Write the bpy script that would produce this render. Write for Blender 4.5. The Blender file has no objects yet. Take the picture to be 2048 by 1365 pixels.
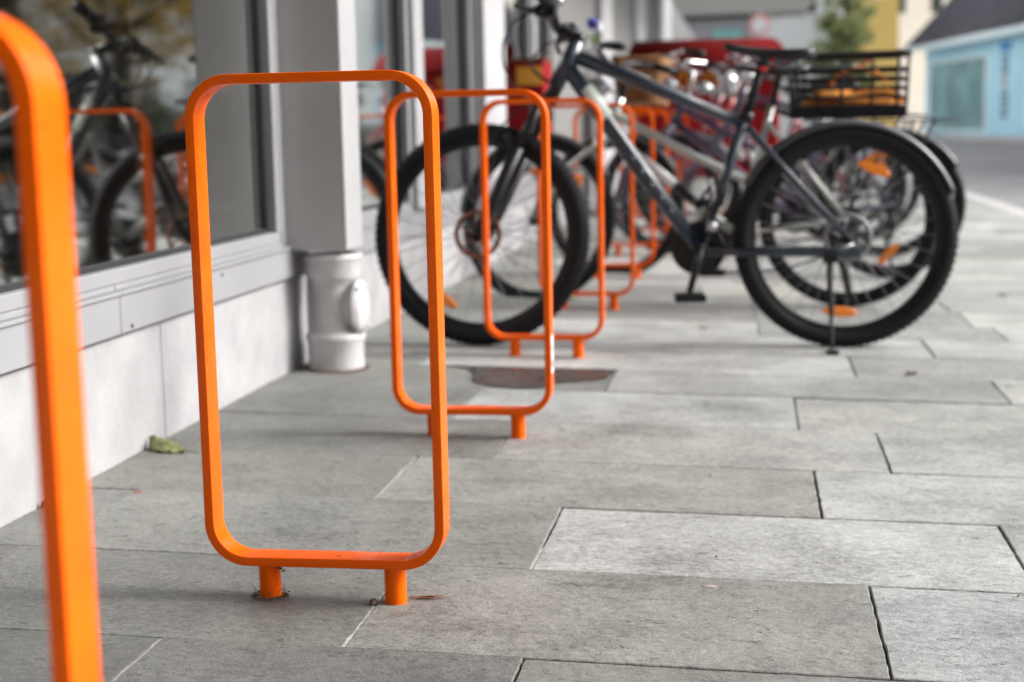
import bpy, bmesh, math, random
from mathutils import Vector, Matrix
import numpy as np
random.seed(7)
R_ = math.radians
scene = bpy.context.scene
COL = scene.collection

# ------------------------------------------------------------------ camera, sky, sun, exposure
cam_d = bpy.data.cameras.new('camera'); cam = bpy.data.objects.new('camera', cam_d); COL.objects.link(cam)
scene.camera = cam
cam_d.lens = 52.73; cam_d.sensor_width = 36.0; cam_d.clip_start = 0.05; cam_d.clip_end = 2000
right = Vector((0.98694, 0.15671, -0.02047)); back = Vector((0.15854, -0.97738, 0.14066))
back = -Vector((-0.15854, 0.97738, -0.14066)).normalized()
right = (right - back * right.dot(back)).normalized(); up = back.cross(right)
cam.matrix_world = Matrix(((right.x, up.x, back.x, 0), (right.y, up.y, back.y, 0), (right.z, up.z, back.z, 0.6975), (0, 0, 0, 1)))
cam_d.dof.use_dof = True; cam_d.dof.focus_distance = 2.16; cam_d.dof.aperture_fstop = 3.5

SUN_EL, SUN_AZ = 34.0, 80.0          # degrees; azimuth from +Y towards +X
w = bpy.data.worlds.new("World"); scene.world = w; w.use_nodes = True
nt = w.node_tree; nt.nodes.clear()
wo = nt.nodes.new('ShaderNodeOutputWorld'); bg = nt.nodes.new('ShaderNodeBackground')
sky = nt.nodes.new('ShaderNodeTexSky'); sky.sky_type = 'NISHITA'; sky.sun_disc = False
sky.sun_elevation = R_(SUN_EL); sky.sun_rotation = R_(SUN_AZ); sky.air_density = 1.0; sky.dust_density = 4.0
hs = nt.nodes.new('ShaderNodeHueSaturation'); hs.inputs['Saturation'].default_value = 0.22
nt.links.new(sky.outputs[0], hs.inputs['Color']); nt.links.new(hs.outputs[0], bg.inputs[0])
bg.inputs[1].default_value = 0.15; nt.links.new(bg.outputs[0], wo.inputs[0])
sd = bpy.data.lights.new('sun', 'SUN'); so = bpy.data.objects.new('sun', sd); COL.objects.link(so)
sd.energy = 1.5; sd.angle = R_(20); sd.color = (1.0, 0.96, 0.9)
sdir = Vector((math.sin(R_(SUN_AZ)) * math.cos(R_(SUN_EL)), math.cos(R_(SUN_AZ)) * math.cos(R_(SUN_EL)), math.sin(R_(SUN_EL))))
so.rotation_euler = sdir.to_track_quat('Z', 'Y').to_euler(); so.location = (6, 4, 9)
scene.view_settings.view_transform = 'Standard'; scene.view_settings.look = 'None'
scene.view_settings.exposure = 1.05; scene.view_settings.gamma = 1.0
scene.cycles.max_bounces = 8; scene.cycles.caustics_reflective = False; scene.cycles.caustics_refractive = False

# ------------------------------------------------------------------ materials
def new_mat(name):
    m = bpy.data.materials.new(name); m.use_nodes = True
    return m, m.node_tree, m.node_tree.nodes['Principled BSDF']
def mat(name, col, rough=0.5, metal=0.0, var=0.12, nscale=8.0, bump=0.0, bscale=60.0, coat=0.0, spec=0.5, detail=6):
    m, t, b = new_mat(name)
    b.inputs['Roughness'].default_value = rough; b.inputs['Metallic'].default_value = metal
    b.inputs['Coat Weight'].default_value = coat; b.inputs['Specular IOR Level'].default_value = spec
    tc = t.nodes.new('ShaderNodeTexCoord')
    n = t.nodes.new('ShaderNodeTexNoise'); n.inputs['Scale'].default_value = nscale; n.inputs['Detail'].default_value = detail
    t.links.new(tc.outputs['Object'], n.inputs['Vector'])
    mx = t.nodes.new('ShaderNodeMix'); mx.data_type = 'RGBA'
    mx.inputs[6].default_value = tuple(c * (1 - var) for c in col) + (1,)
    mx.inputs[7].default_value = tuple(min(1, c * (1 + var)) for c in col) + (1,)
    rp = t.nodes.new('ShaderNodeMapRange'); rp.inputs[1].default_value = 0.3; rp.inputs[2].default_value = 0.7
    t.links.new(n.outputs[0], rp.inputs[0]); t.links.new(rp.outputs[0], mx.inputs[0])
    t.links.new(mx.outputs[2], b.inputs['Base Color'])
    if bump > 0:
        n2 = t.nodes.new('ShaderNodeTexNoise'); n2.inputs['Scale'].default_value = bscale; n2.inputs['Detail'].default_value = 5
        t.links.new(tc.outputs['Object'], n2.inputs['Vector'])
        bp = t.nodes.new('ShaderNodeBump'); bp.inputs['Strength'].default_value = bump; bp.inputs['Distance'].default_value = 0.004
        t.links.new(n2.outputs[0], bp.inputs['Height']); t.links.new(bp.outputs[0], b.inputs['Normal'])
    return m

def orange_paint():
    m, t, b = new_mat('orange_enamel')
    tc = t.nodes.new('ShaderNodeTexCoord')
    n = t.nodes.new('ShaderNodeTexNoise'); n.inputs['Scale'].default_value = 14; n.inputs['Detail'].default_value = 8; n.inputs['Roughness'].default_value = .7
    t.links.new(tc.outputs['Object'], n.inputs[0])
    cr = t.nodes.new('ShaderNodeValToRGB')
    cr.color_ramp.elements[0].position = .3; cr.color_ramp.elements[0].color = (0.90, 0.105, 0.0, 1)
    cr.color_ramp.elements[1].position = .7; cr.color_ramp.elements[1].color = (0.97, 0.142, 0.0, 1)
    t.links.new(n.outputs[0], cr.inputs[0])
    # chipped specks and little scratches
    v = t.nodes.new('ShaderNodeTexNoise'); v.inputs['Scale'].default_value = 95; v.inputs['Detail'].default_value = 3
    t.links.new(tc.outputs['Object'], v.inputs[0])
    mr = t.nodes.new('ShaderNodeMapRange'); mr.inputs[1].default_value = .715; mr.inputs[2].default_value = .735
    t.links.new(v.outputs[0], mr.inputs[0])
    mx = t.nodes.new('ShaderNodeMix'); mx.data_type = 'RGBA'; mx.inputs[7].default_value = (0.09, 0.018, 0.008, 1)
    t.links.new(mr.outputs[0], mx.inputs[0]); t.links.new(cr.outputs[0], mx.inputs[6]); t.links.new(mx.outputs[2], b.inputs['Base Color'])
    n3 = t.nodes.new('ShaderNodeTexNoise'); n3.inputs['Scale'].default_value = 30; n3.inputs['Detail'].default_value = 5
    t.links.new(tc.outputs['Object'], n3.inputs[0])
    m3 = t.nodes.new('ShaderNodeMapRange'); m3.inputs[3].default_value = .22; m3.inputs[4].default_value = .42
    t.links.new(n3.outputs[0], m3.inputs[0]); t.links.new(m3.outputs[0], b.inputs['Roughness'])
    bp = t.nodes.new('ShaderNodeBump'); bp.inputs['Strength'].default_value = .12; bp.inputs['Distance'].default_value = .002
    t.links.new(n3.outputs[0], bp.inputs['Height']); t.links.new(bp.outputs[0], b.inputs['Normal'])
    b.inputs['Coat Weight'].default_value = .20; b.inputs['Coat Roughness'].default_value = .05; b.inputs['Specular IOR Level'].default_value = .08
    return m

def stone_mat():
    m, t, b = new_mat('split_stone')
    L = t.links.new
    tc = t.nodes.new('ShaderNodeTexCoord')
    at = t.nodes.new('ShaderNodeAttribute'); at.attribute_name = 'slab'      # r tone, g seed, b warmth
    sep = t.nodes.new('ShaderNodeSeparateColor'); L(at.outputs['Color'], sep.inputs[0])
    sc = t.nodes.new('ShaderNodeVectorMath'); sc.operation = 'SCALE'; sc.inputs['Scale'].default_value = 37.0
    L(at.outputs['Color'], sc.inputs[0])
    ad = t.nodes.new('ShaderNodeVectorMath'); ad.operation = 'ADD'; L(tc.outputs['Object'], ad.inputs[0]); L(sc.outputs[0], ad.inputs[1])
    mp = t.nodes.new('ShaderNodeMapping'); mp.inputs['Scale'].default_value = (1, 1.2, 1); mp.inputs['Rotation'].default_value = (0, 0, R_(-28))
    L(ad.outputs[0], mp.inputs[0])
    def noise(scale, det, rough, vec):
        n = t.nodes.new('ShaderNodeTexNoise'); n.inputs['Scale'].default_value = scale; n.inputs['Detail'].default_value = det
        n.inputs['Roughness'].default_value = rough; L(vec, n.inputs[0]); return n.outputs[0]
    def mr(v, a, b_, c, d, clamp=True):
        n = t.nodes.new('ShaderNodeMapRange'); n.clamp = clamp
        for i, q in enumerate((a, b_, c, d)): n.inputs[i + 1].default_value = q
        L(v, n.inputs[0]); return n.outputs[0]
    def mth(op, a, b_):
        n = t.nodes.new('ShaderNodeMath'); n.operation = op
        for i, q in enumerate((a, b_)):
            if isinstance(q, (int, float)): n.inputs[i].default_value = q
            else: L(q, n.inputs[i])
        return n.outputs[0]
    big = noise(2.2, 5, .6, tc.outputs['Object']); mid = noise(7, 8, .72, mp.outputs[0])
    fine = noise(62, 5, .8, mp.outputs[0]); vf = noise(260, 3, .7, ad.outputs[0])
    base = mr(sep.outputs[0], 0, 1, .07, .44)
    k = mth('ADD', mr(big, .3, .7, -.20, .20), mr(mid, .32, .68, -.24, .24)); k = mth('ADD', k, mr(noise(.9, 3, .6, tc.outputs['Object']), .35, .65, -.14, .14))
    k = mth('ADD', k, mr(fine, .3, .7, -.36, .36)); k = mth('ADD', k, mr(vf, .3, .7, -.26, .26))
    val = mth('MULTIPLY', base, mth('ADD', k, 1.0))
    # short dark clefts
    mp2 = t.nodes.new('ShaderNodeMapping'); mp2.inputs['Scale'].default_value = (1, 3.5, 1); mp2.inputs['Rotation'].default_value = (0, 0, R_(-12)); L(ad.outputs[0], mp2.inputs[0])
    c1 = noise(11, 4, .6, mp2.outputs[0]); c2 = noise(26, 3, .6, ad.outputs[0])
    line = mr(mth('ABSOLUTE', mth('SUBTRACT', c1, .5), 0), .0, .009, 1, 0)
    mask = mr(c2, .56, .62, 0, 1)
    crack = mth('MULTIPLY', line, mask)
    val = mth('MULTIPLY', val, mth('SUBTRACT', 1.0, mth('MULTIPLY', crack, .7)))
    # pale scuffs
    sc1 = noise(5, 7, .75, mp2.outputs[0]); scuff = mr(sc1, .60, .72, 0, .28)
    val = mth('ADD', val, mth('MULTIPLY', scuff, base))
    sp = noise(13, 2, .5, tc.outputs['Object']); val = mth('MULTIPLY', val, mr(sp, .68, .74, 1.0, .80))
    cc = t.nodes.new('ShaderNodeCombineColor')
    warm = mr(sep.outputs[2], 0, 1, .955, 1.0)
    L(mth('MULTIPLY', val, warm), cc.inputs[0]); L(mth('MULTIPLY', val, mr(sep.outputs[2], 0, 1, .99, 1.0)), cc.inputs[1]); L(mth('MULTIPLY', val, mr(sep.outputs[2], 0, 1, 1.02, .885)), cc.inputs[2])
    L(cc.outputs[0], b.inputs['Base Color'])
    L(mr(mid, .3, .7, .5, .75), b.inputs['Roughness'])
    h = mth('ADD', mth('MULTIPLY', fine, .5), mth('MULTIPLY', mid, 1.3)); h = mth('SUBTRACT', h, mth('MULTIPLY', crack, .8))
    h = mth('ADD', h, mth('MULTIPLY', vf, .18))
    bp = t.nodes.new('ShaderNodeBump'); bp.inputs['Strength'].default_value = .8; bp.inputs['Distance'].default_value = .006
    L(h, bp.inputs['Height']); L(bp.outputs[0], b.inputs['Normal'])
    return m

def glass_mat(name, tint=(.75, .82, .8), k=5.0):
    m, t, b = new_mat(name); t.nodes.remove(b); L = t.links.new
    out = t.nodes['Material Output']
    tr = t.nodes.new('ShaderNodeBsdfTransparent'); tr.inputs[0].default_value = tint + (1,)
    gl = t.nodes.new('ShaderNodeBsdfGlossy'); gl.inputs['Roughness'].default_value = 0.038; gl.inputs['Color'].default_value = (.97, 1.0, .98, 1)
    fr = t.nodes.new('ShaderNodeFresnel'); fr.inputs[0].default_value = 1.52
    mu = t.nodes.new('ShaderNodeMath'); mu.operation = 'MULTIPLY'; mu.inputs[1].default_value = k; mu.use_clamp = True
    mi = t.nodes.new('ShaderNodeMath'); mi.operation = 'MINIMUM'; mi.inputs[1].default_value = .94
    mx = t.nodes.new('ShaderNodeMixShader')
    # hand-rolled wave of old panes
    tc = t.nodes.new('ShaderNodeTexCoord'); n = t.nodes.new('ShaderNodeTexNoise'); n.inputs['Scale'].default_value = 1.6; n.inputs['Detail'].default_value = 1
    L(tc.outputs['Object'], n.inputs[0]); bp = t.nodes.new('ShaderNodeBump'); bp.inputs['Strength'].default_value = .25; bp.inputs['Distance'].default_value = .003
    L(n.outputs[0], bp.inputs['Height']); L(bp.outputs[0], gl.inputs['Normal'])
    L(fr.outputs[0], mu.inputs[0]); L(mu.outputs[0], mi.inputs[0]); L(mi.outputs[0], mx.inputs[0]); L(tr.outputs[0], mx.inputs[1]); L(gl.outputs[0], mx.inputs[2]); L(mx.outputs[0], out.inputs[0])
    return m

M = {
 'orange': orange_paint(), 'stone': stone_mat(), 'glass': glass_mat('shop_glass'), 'farglass': glass_mat('teal_glass', (.25, .42, .45), 1.6),
 'joint': mat('joint_dirt', (.040, .044, .026), .95, var=.9, nscale=40, bump=.5),
 'joint_sheen': mat('joint_sheen', (.42, .42, .40), .9, var=.25, nscale=90, bump=.4),
 'render': mat('white_render', (.33, .33, .343), .85, var=.13, nscale=7, bump=.55, bscale=55),
 'metal_grey': mat('painted_metal', (.275, .278, .295), .42, var=.07, nscale=3, bump=.06, bscale=120),
 'column': mat('column_paint', (.43, .43, .43), .5, var=.06, nscale=4, bump=.08),
 'column_light': mat('edge_paint', (.36, .365, .38), .45, var=.05),
 'rubber_seal': mat('rubber_seal', (.015, .015, .018), .6),
 'castiron': mat('painted_cast_iron', (.50, .495, .50), .42, var=.12, nscale=22, bump=.35, bscale=40),
 'panel': mat('grey_cladding', (.20, .20, .20), .7, var=.08, nscale=2),
 'pilaster': mat('light_cladding', (.42, .42, .44), .6, var=.05, nscale=2),
 'inside': mat('shop_interior', (.07, .065, .055), .8, var=.4, nscale=1.3),
 'curtain': mat('shop_curtain', (.10, .12, .11), .9),
 'asphalt': mat('asphalt', (.27, .27, .275), .9, var=.2, nscale=1.2, bump=.3, bscale=90),
 'kerb': mat('granite_kerb', (.50, .50, .50), .8, var=.12, nscale=30),
 'farpave': mat('far_paving', (.55, .53, .53), .85, var=.08, nscale=1),
 'ground': mat('far_ground', (.20, .20, .19), .95, var=.15, nscale=.3),
 'tyre': mat('tyre_rubber', (.006, .006, .0085), .6, var=.3, nscale=40, bump=.3, bscale=150, spec=.22),
 'tread': mat('tyre_tread', (.014, .014, .018), .5, var=.3, nscale=60, spec=.45),
 'tan': mat('tan_sidewall', (.35, .17, .06), .7),
 'brown_rim': mat('brown_tyre', (.12, .045, .03), .6),
 'black': mat('black_anodised', (.006, .006, .008), .35, var=.3, spec=.3),
 'black_matt': mat('black_plastic', (.006, .006, .008), .5, var=.2, nscale=20, spec=.3),
 'saddle': mat('saddle_vinyl', (.008, .008, .01), .38, var=.2, bump=.15),
 'chrome': mat('chrome', (.50, .50, .52), .16, 1.0, var=.05),
 'alloy': mat('brushed_alloy', (.48, .48, .50), .33, .9, var=.1),
 'steel': mat('spoke_steel', (.20, .20, .21), .4, .8),
 'rust': mat('rusty_rotor', (.22, .09, .055), .6, .5, var=.4, nscale=40),
 'bluegrey': mat('blue_grey_frame', (.010, .020, .036), .3, 0.1, var=.15, nscale=6, coat=.6),
 'mint': mat('pale_green_decal', (.62, .70, .62), .3, coat=.5),
 'silver': mat('silver_frame', (.42, .44, .42), .3, .55, var=.1, coat=.5),
 'white_paint': mat('white_frame', (.72, .72, .72), .28, coat=.6),
 'purple': mat('purple_frame', (.034, .016, .065), .3, coat=.6),
 'maroon': mat('maroon_frame', (.16, .012, .03), .3, coat=.6),
 'redframe': mat('red_frame', (.45, .015, .02), .3, coat=.6),
 'guard': mat('mudguard', (.035, .036, .042), .34, .0, coat=.2),
 'guard_silver': mat('silver_mudguard', (.09, .09, .10), .3, .3),
 'reflector': mat('amber_reflector', (.95, .24, .01), .25, coat=.6),
 'redlens': mat('red_lens', (.85, .02, .02), .2, coat=.6),
 'wicker': mat('wicker', (.27, .125, .045), .75, var=.45, nscale=60, bump=.6, bscale=120),
 'orangecloth': mat('orange_cloth', (.72, .26, .03), .8, var=.35, nscale=18, bump=.5),
 'grip': mat('brown_grip', (.10, .05, .035), .6),
 'bottleblue': mat('blue_petal', (.06, .07, .45), .6), 'leafgreen': mat('green_leaf', (.10, .18, .03), .6), 'petalwhite': mat('white_petal', (.7, .7, .85), .6),
 'redbox': mat('red_cart_paint', (.26, .004, .008), .55, var=.15, nscale=3, spec=.2), 'reddark': mat('red_canvas', (.12, .001, .002), .85, spec=.1),
 'yellow': mat('yellow_print', (.72, .33, .03), .5), 'pinkprint': mat('pale_print', (.60, .30, .28), .5),
 'brownboard': mat('brown_board', (.14, .07, .03), .7),
 'bluewall': mat('light_blue_wall', (.48, .80, .95), .7, var=.04, nscale=.6),
 'blueframe': mat('pale_blue_frame', (.78, .90, .96), .6), 'slate': mat('slate_roof', (.115, .11, .135), .7, var=.25, nscale=3),
 'whitewall': mat('white_wall', (.86, .87, .86), .8, var=.04, nscale=.5), 'darkwin': mat('dark_window', (.05, .065, .06), .15, var=.4, nscale=.8),
 'yellowwall': mat('yellow_wall', (.66, .46, .14), .8, var=.05), 'soffit': mat('grey_soffit', (.46, .445, .415), .8, var=.04, nscale=.4),
 'teal': mat('teal_sign', (.25, .60, .55), .6), 'signwhite': mat('sign_white', (.85, .85, .85), .5), 'signred': mat('sign_red', (.75, .10, .09), .5),
 'signblue': mat('sign_blue', (.04, .25, .65), .5), 'signdark': mat('sign_dark', (.06, .12, .15), .6), 'beige': mat('sign_beige', (.62, .50, .45), .6),
 'bark': mat('dark_bark', (.022, .018, .016), .9, bump=.8, bscale=20), 'galv': mat('galvanised', (.22, .22, .23), .45, .7),
 'sticker': mat('white_sticker', (.75, .75, .78), .4), 'rustdust': mat('rust_stain', (.30, .11, .05), .9, var=.4, nscale=90),
 'dirt': mat('crumbled_dirt', (.10, .065, .045), .95, var=.5, nscale=200), 'leafdry': mat('curled_leaf', (.21, .23, .09), .65, var=.35, nscale=60, bump=.4, bscale=120),
 'gum': mat('chewing_gum', (.38, .33, .29), .8), 'blueplastic': mat('blue_plastic', (.03, .05, .2), .4),
 'wrapper': mat('leaf_scrap', (.35, .08, .03), .8),
}
def leaf_mat(name, c1, c2):
    m, t, b = new_mat(name)
    g = t.nodes.new('ShaderNodeNewGeometry'); mx = t.nodes.new('ShaderNodeMix'); mx.data_type = 'RGBA'
    mx.inputs[6].default_value = c1 + (1,); mx.inputs[7].default_value = c2 + (1,)
    t.links.new(g.outputs['Random Per Island'], mx.inputs[0]); t.links.new(mx.outputs[2], b.inputs['Base Color']); b.inputs['Roughness'].default_value = .6
    return m
M['gold_leaves'] = leaf_mat('gold_leaves', (.62, .34, .03), (.26, .22, .04))
M['green_leaves'] = leaf_mat('green_leaves', (.14, .18, .05), (.34, .38, .12))
M['dark_leaves'] = leaf_mat('dark_leaves', (.015, .03, .012), (.06, .09, .03))
# damp patch: water film over stone
def water_mat():
    m, t, b = new_mat('water_film'); b.inputs['Base Color'].default_value = (.055, .048, .045, 1); b.inputs['Roughness'].default_value = .06
    b.inputs['Specular IOR Level'].default_value = .45
    tc = t.nodes.new('ShaderNodeTexCoord'); n = t.nodes.new('ShaderNodeTexNoise'); n.inputs['Scale'].default_value = 18; n.inputs['Detail'].default_value = 6
    t.links.new(tc.outputs['Object'], n.inputs[0]); mr = t.nodes.new('ShaderNodeMapRange'); mr.inputs[1].default_value = .4; mr.inputs[2].default_value = .68; mr.inputs[3].default_value = .22; mr.inputs[4].default_value = .6
    t.links.new(n.outputs[0], mr.inputs[0]); t.links.new(mr.outputs[0], b.inputs['Roughness'])
    return m
M['water'] = water_mat()
M['shadeblock'] = mat('shade_block_stone', (.22, .21, .20), .9, var=.2, nscale=2)
M['tealpane'] = mat('teal_pane', (.20, .40, .42), .12, var=.35, nscale=.5)

# ------------------------------------------------------------------ mesh helpers
class MB:
    def __init__(s, T=None): s.v = []; s.f = []; s.m = []; s.T = T; s.sm = []
    def add(s, vs, fs, mi=0, smooth=True):
        o = len(s.v)
        for p in vs:
            p = Vector(p)
            if s.T is not None: p = s.T @ p
            s.v.append(p)
        for f in fs: s.f.append([i + o for i in f]); s.m.append(mi); s.sm.append(smooth)
    def box(s, a, b, mi=0, T=None):
        x0, y0, z0 = a; x1, y1, z1 = b
        vs = [(x0, y0, z0), (x1, y0, z0), (x1, y1, z0), (x0, y1, z0), (x0, y0, z1), (x1, y0, z1), (x1, y1, z1), (x0, y1, z1)]
        if T is not None: vs = [T @ Vector(v) for v in vs]
        s.add(vs, [(0, 3, 2, 1), (4, 5, 6, 7), (0, 1, 5, 4), (1, 2, 6, 5), (2, 3, 7, 6), (3, 0, 4, 7)], mi, False)
    def tube(s, pts, r, n=10, mi=0, closed=False, caps=True, rs=None, squash=None):
        pts = [Vector(p) for p in pts]; N = len(pts)
        if rs is None: rs = [r] * N
        ref = None; vs = []
        for i, p in enumerate(pts):
            if closed: t = pts[(i + 1) % N] - pts[i - 1]
            else: t = pts[min(i + 1, N - 1)] - pts[max(i - 1, 0)]
            t.normalize()
            if ref is None:
                ref = Vector((0, 1, 0)) if abs(t.y) < .9 else Vector((0, 0, 1))
            u = (ref - t * ref.dot(t))
            if u.length < 1e-4: u = t.orthogonal()
            u.normalize(); ref = u; v = t.cross(u)
            for k in range(n):
                a = 2 * math.pi * k / n
                q = squash if squash else (1, 1)
                vs.append(p + u * (math.cos(a) * rs[i] * q[0]) + v * (math.sin(a) * rs[i] * q[1]))
        fs = []
        for i in range(N if closed else N - 1):
            j = (i + 1) % N
            for k in range(n):
                l = (k + 1) % n; fs.append((i * n + k, i * n + l, j * n + l, j * n + k))
        if caps and not closed: fs.append(tuple(range(n))[::-1]); fs.append(tuple((N - 1) * n + k for k in range(n)))
        s.add(vs, fs, mi)
    def lathe(s, prof, c, axis='z', n=24, mi=0, a0=0, a1=2 * math.pi):
        # prof: list of (radius, height)
        full = abs(a1 - a0 - 2 * math.pi) < 1e-6
        cnt = n if full else n + 1; vs = []
        for r, h in prof:
            for k in range(cnt):
                a = a0 + (a1 - a0) * k / n
                x, y = r * math.cos(a), r * math.sin(a)
                q = (x, y, h) if axis == 'z' else ((x, h, y) if axis == 'y' else (h, x, y))
                vs.append(Vector(c) + Vector(q))
        fs = []
        for i in range(len(prof) - 1):
            for k in range(n):
                l = (k + 1) % cnt; fs.append((i * cnt + k, i * cnt + l, (i + 1) * cnt + l, (i + 1) * cnt + k))
        s.add(vs, fs, mi)
    def ball(s, c, r, mi=0, sc=(1, 1, 1), n=12):
        prof = [(r * math.sin(math.pi * i / n) + 1e-5, -r * math.cos(math.pi * i / n)) for i in range(n + 1)]
        vs = []; 
        for rr, h in prof:
            for k in range(n * 2): a = math.pi * k / n; vs.append(Vector(c) + Vector((rr * math.cos(a) * sc[0], rr * math.sin(a) * sc[1], h * sc[2])))
        m2 = 2 * n; s.add(vs, [(i * m2 + k, i * m2 + (k + 1) % m2, (i + 1) * m2 + (k + 1) % m2, (i + 1) * m2 + k) for i in range(n) for k in range(m2)], mi)
    def build(s, name, mats, parent=None, bevel=0, flat=False, loc=None, seg=2):
        me = bpy.data.meshes.new(name); me.from_pydata([tuple(v) for v in s.v], [], s.f)
        mats = mats if isinstance(mats, (list, tuple)) else [mats]
        for m_ in mats: me.materials.append(M[m_] if isinstance(m_, str) else m_)
        me.polygons.foreach_set('material_index', s.m)
        me.polygons.foreach_set('use_smooth', [False if flat else q for q in s.sm])
        bm = bmesh.new(); bm.from_mesh(me); bmesh.ops.recalc_face_normals(bm, faces=bm.faces); bm.to_mesh(me); bm.free()
        me.update()
        o = bpy.data.objects.new(name, me); COL.objects.link(o)
        if loc: o.location = loc
        if parent: o.parent = parent
        if bevel:
            b = o.modifiers.new('bevel', 'BEVEL'); b.width = bevel; b.segments = seg; b.limit_method = 'ANGLE'; b.angle_limit = R_(40)
        return o
def tag(o, label, cat, group=None):
    o['label'] = label; o['category'] = cat
    if group: o['group'] = group
    return o
def struct(o): o['kind'] = 'structure'; return o
def empty(name, loc=(0, 0, 0), rz=0):
    o = bpy.data.objects.new(name, None); COL.objects.link(o); o.location = loc; o.rotation_euler = (0, 0, rz); o.empty_display_size = .1; return o
def copy_tree(o, parent=None):
    c = o.copy(); COL.objects.link(c); c.parent = parent
    for ch in o.children: copy_tree(ch, c)
    return c
WX = -1.345                                    # face of the shop plinth
SL = 0.02266
def gz(x): return -SL * (x + 1.325) if x < 2.1 else -SL * 3.4

# ------------------------------------------------------------------ pavement of long stone slabs
rows = [-14.0, -13.6, -13.2, -12.8, -12.4, -12, -11.6, -11.2, -10.8, -10.4, -10, -9.6, -9.2, -8.8, -8.4, -8, -7.6, -7.2, -6.8, -6.4, -6, -5.55, -5.15, -4.75, -4.35, -3.95, -3.5, -3.1, -2.7, -2.28, -1.88, -1.47, -1.06, -.66, -.25, .16, .56, .95, 1.15, 1.545, 1.953, 2.362, 2.770, 3.160, 3.580, 4.020, 4.390, 4.785, 5.20, 5.56]
y = 5.56
while y < 75: y += random.choice([.4, .405, .41, .42]); rows.append(y)
known = {12: [-1.6, -.83, -.309, .62, 1.4], 13: [-1.25, -.567, .183, .97, 1.7], 14: [-1.21, -.359, .443, 1.2], 15: [-.728, .128, .96, 1.75], 16: [-.565, .287, 1.1, 1.9],
         17: [-.742, .109, .92, 1.6], 18: [-.40, .671, 1.45], 19: [-1.0, .296, 1.1], 20: [-.55, .564, 1.4], 21: [-.9, .02, .85, 1.6]}
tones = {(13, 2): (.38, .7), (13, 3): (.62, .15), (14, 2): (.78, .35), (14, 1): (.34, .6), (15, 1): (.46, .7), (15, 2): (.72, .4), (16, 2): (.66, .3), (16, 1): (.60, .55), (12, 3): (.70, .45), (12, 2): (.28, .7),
         (16, 3): (.74, .5), (17, 2): (.60, .6), (14, 3): (.6, .35), (13, 1): (.22, .6), (13, 0): (.16, .6), (14, 0): (.28, .6), (12, 1): (.17, .6), (12, 0): (.12, .6), (15, 0): (.28, .7), (16, 0): (.26, .6), (17, 0): (.28, .6), (18, 0): (.3, .6)}  # low tones by the wall also hold the shade there
bmv = []; bmf = []; cols = []
XK = 2.1
for ri in range(len(rows) - 1):
    y0, y1 = rows[ri], rows[ri + 1]
    rk = ri - 27
    if rk in known: js = known[rk]
    else:
        js = []; x = WX + random.uniform(.3, .8)
        while x < XK - .25: js.append(x); x += random.uniform(.72, .9)
    xs = [-1.40] + [j for j in js if j > -1.36] + [XK]
    gy0 = random.choice([.0012, .0016, .003]); gy1 = random.choice([.0012, .0016, .003])
    if rk in (12,): gy1 = .0022
    for xi in range(len(xs) - 1):
        x0, x1 = xs[xi], xs[xi + 1]
        if rk == 12: gy1 = .0055 if xi == 2 else .0011
        if rk == 13: gy0 = .003 if x0 > -.6 else .001
        gx = random.choice([.0016, .0022, .0032])
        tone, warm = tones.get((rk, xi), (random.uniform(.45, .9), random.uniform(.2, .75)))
        if x1 < -.2 and (rk, xi) not in tones: tone *= .75  # shade along the wall put into the slab tone
        dz = random.uniform(-.0012, .0012)
        t1, t2 = random.uniform(-.0014, .0014), random.uniform(-.0012, .0012)
        X = [x0 + gx, x1 - gx]; Y = [y0 + gy0, y1 - gy1]
        # edge points with slight chips
        near = -.5 < y0 < 9
        nx = max(2, int((x1 - x0) / .02)) if near else 1; ny = max(2, int((y1 - y0) / .02)) if near else 1
        ring = []
        amp = .0011 if near else 0
        for i in range(nx): ring.append((X[0] + (X[1] - X[0]) * i / nx, Y[0] + random.uniform(-amp, amp)))
        for i in range(ny): ring.append((X[1] + random.uniform(-amp, amp), Y[0] + (Y[1] - Y[0]) * i / ny))
        for i in range(nx): ring.append((X[1] - (X[1] - X[0]) * i / nx, Y[1] + random.uniform(-amp, amp)))
        for i in range(ny): ring.append((X[0] + random.uniform(-amp, amp), Y[1] - (Y[1] - Y[0]) * i / ny))
        cx, cy = (x0 + x1) / 2, (y0 + y1) / 2; n = len(ring)
        def zz(px, py): return gz(px) + dz + t1 * (px - cx) * 2 + t2 * (py - cy) * 4
        o = len(bmv); bev = .0016
        for (px, py) in ring:
            qx = px + (cx - px) / abs(cx - px + 1e-9) * min(bev, abs(cx - px)); qy = py + (cy - py) / abs(cy - py + 1e-9) * min(bev, abs(cy - py))
            bmv.append((qx, qy, zz(qx, qy)))
        for (px, py) in ring: bmv.append((px, py, zz(px, py) - .0016))
        for (px, py) in ring: bmv.append((px, py, zz(px, py) - .03))
        bmf.append(list(range(o, o + n)))
        for r in range(2):
            for i in range(n): j = (i + 1) % n; bmf.append([o + r * n + i, o + r * n + n + i, o + r * n + n + j, o + r * n + j])
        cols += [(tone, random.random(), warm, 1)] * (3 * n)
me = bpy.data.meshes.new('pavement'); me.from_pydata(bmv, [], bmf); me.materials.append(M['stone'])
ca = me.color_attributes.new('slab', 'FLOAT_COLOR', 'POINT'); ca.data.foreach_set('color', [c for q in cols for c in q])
pav = bpy.data.objects.new('pavement', me); COL.objects.link(pav); struct(pav)
mb = MB(); mb.add([(-1.40, -14, gz(-1.4) - .009), (XK, -14, gz(XK - .001) - .009), (XK, 75, gz(XK - .001) - .009), (-1.40, 75, gz(-1.4) - .009)], [(0, 1, 2, 3)])
struct(mb.build('pavement_bedding', 'joint'))
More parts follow.
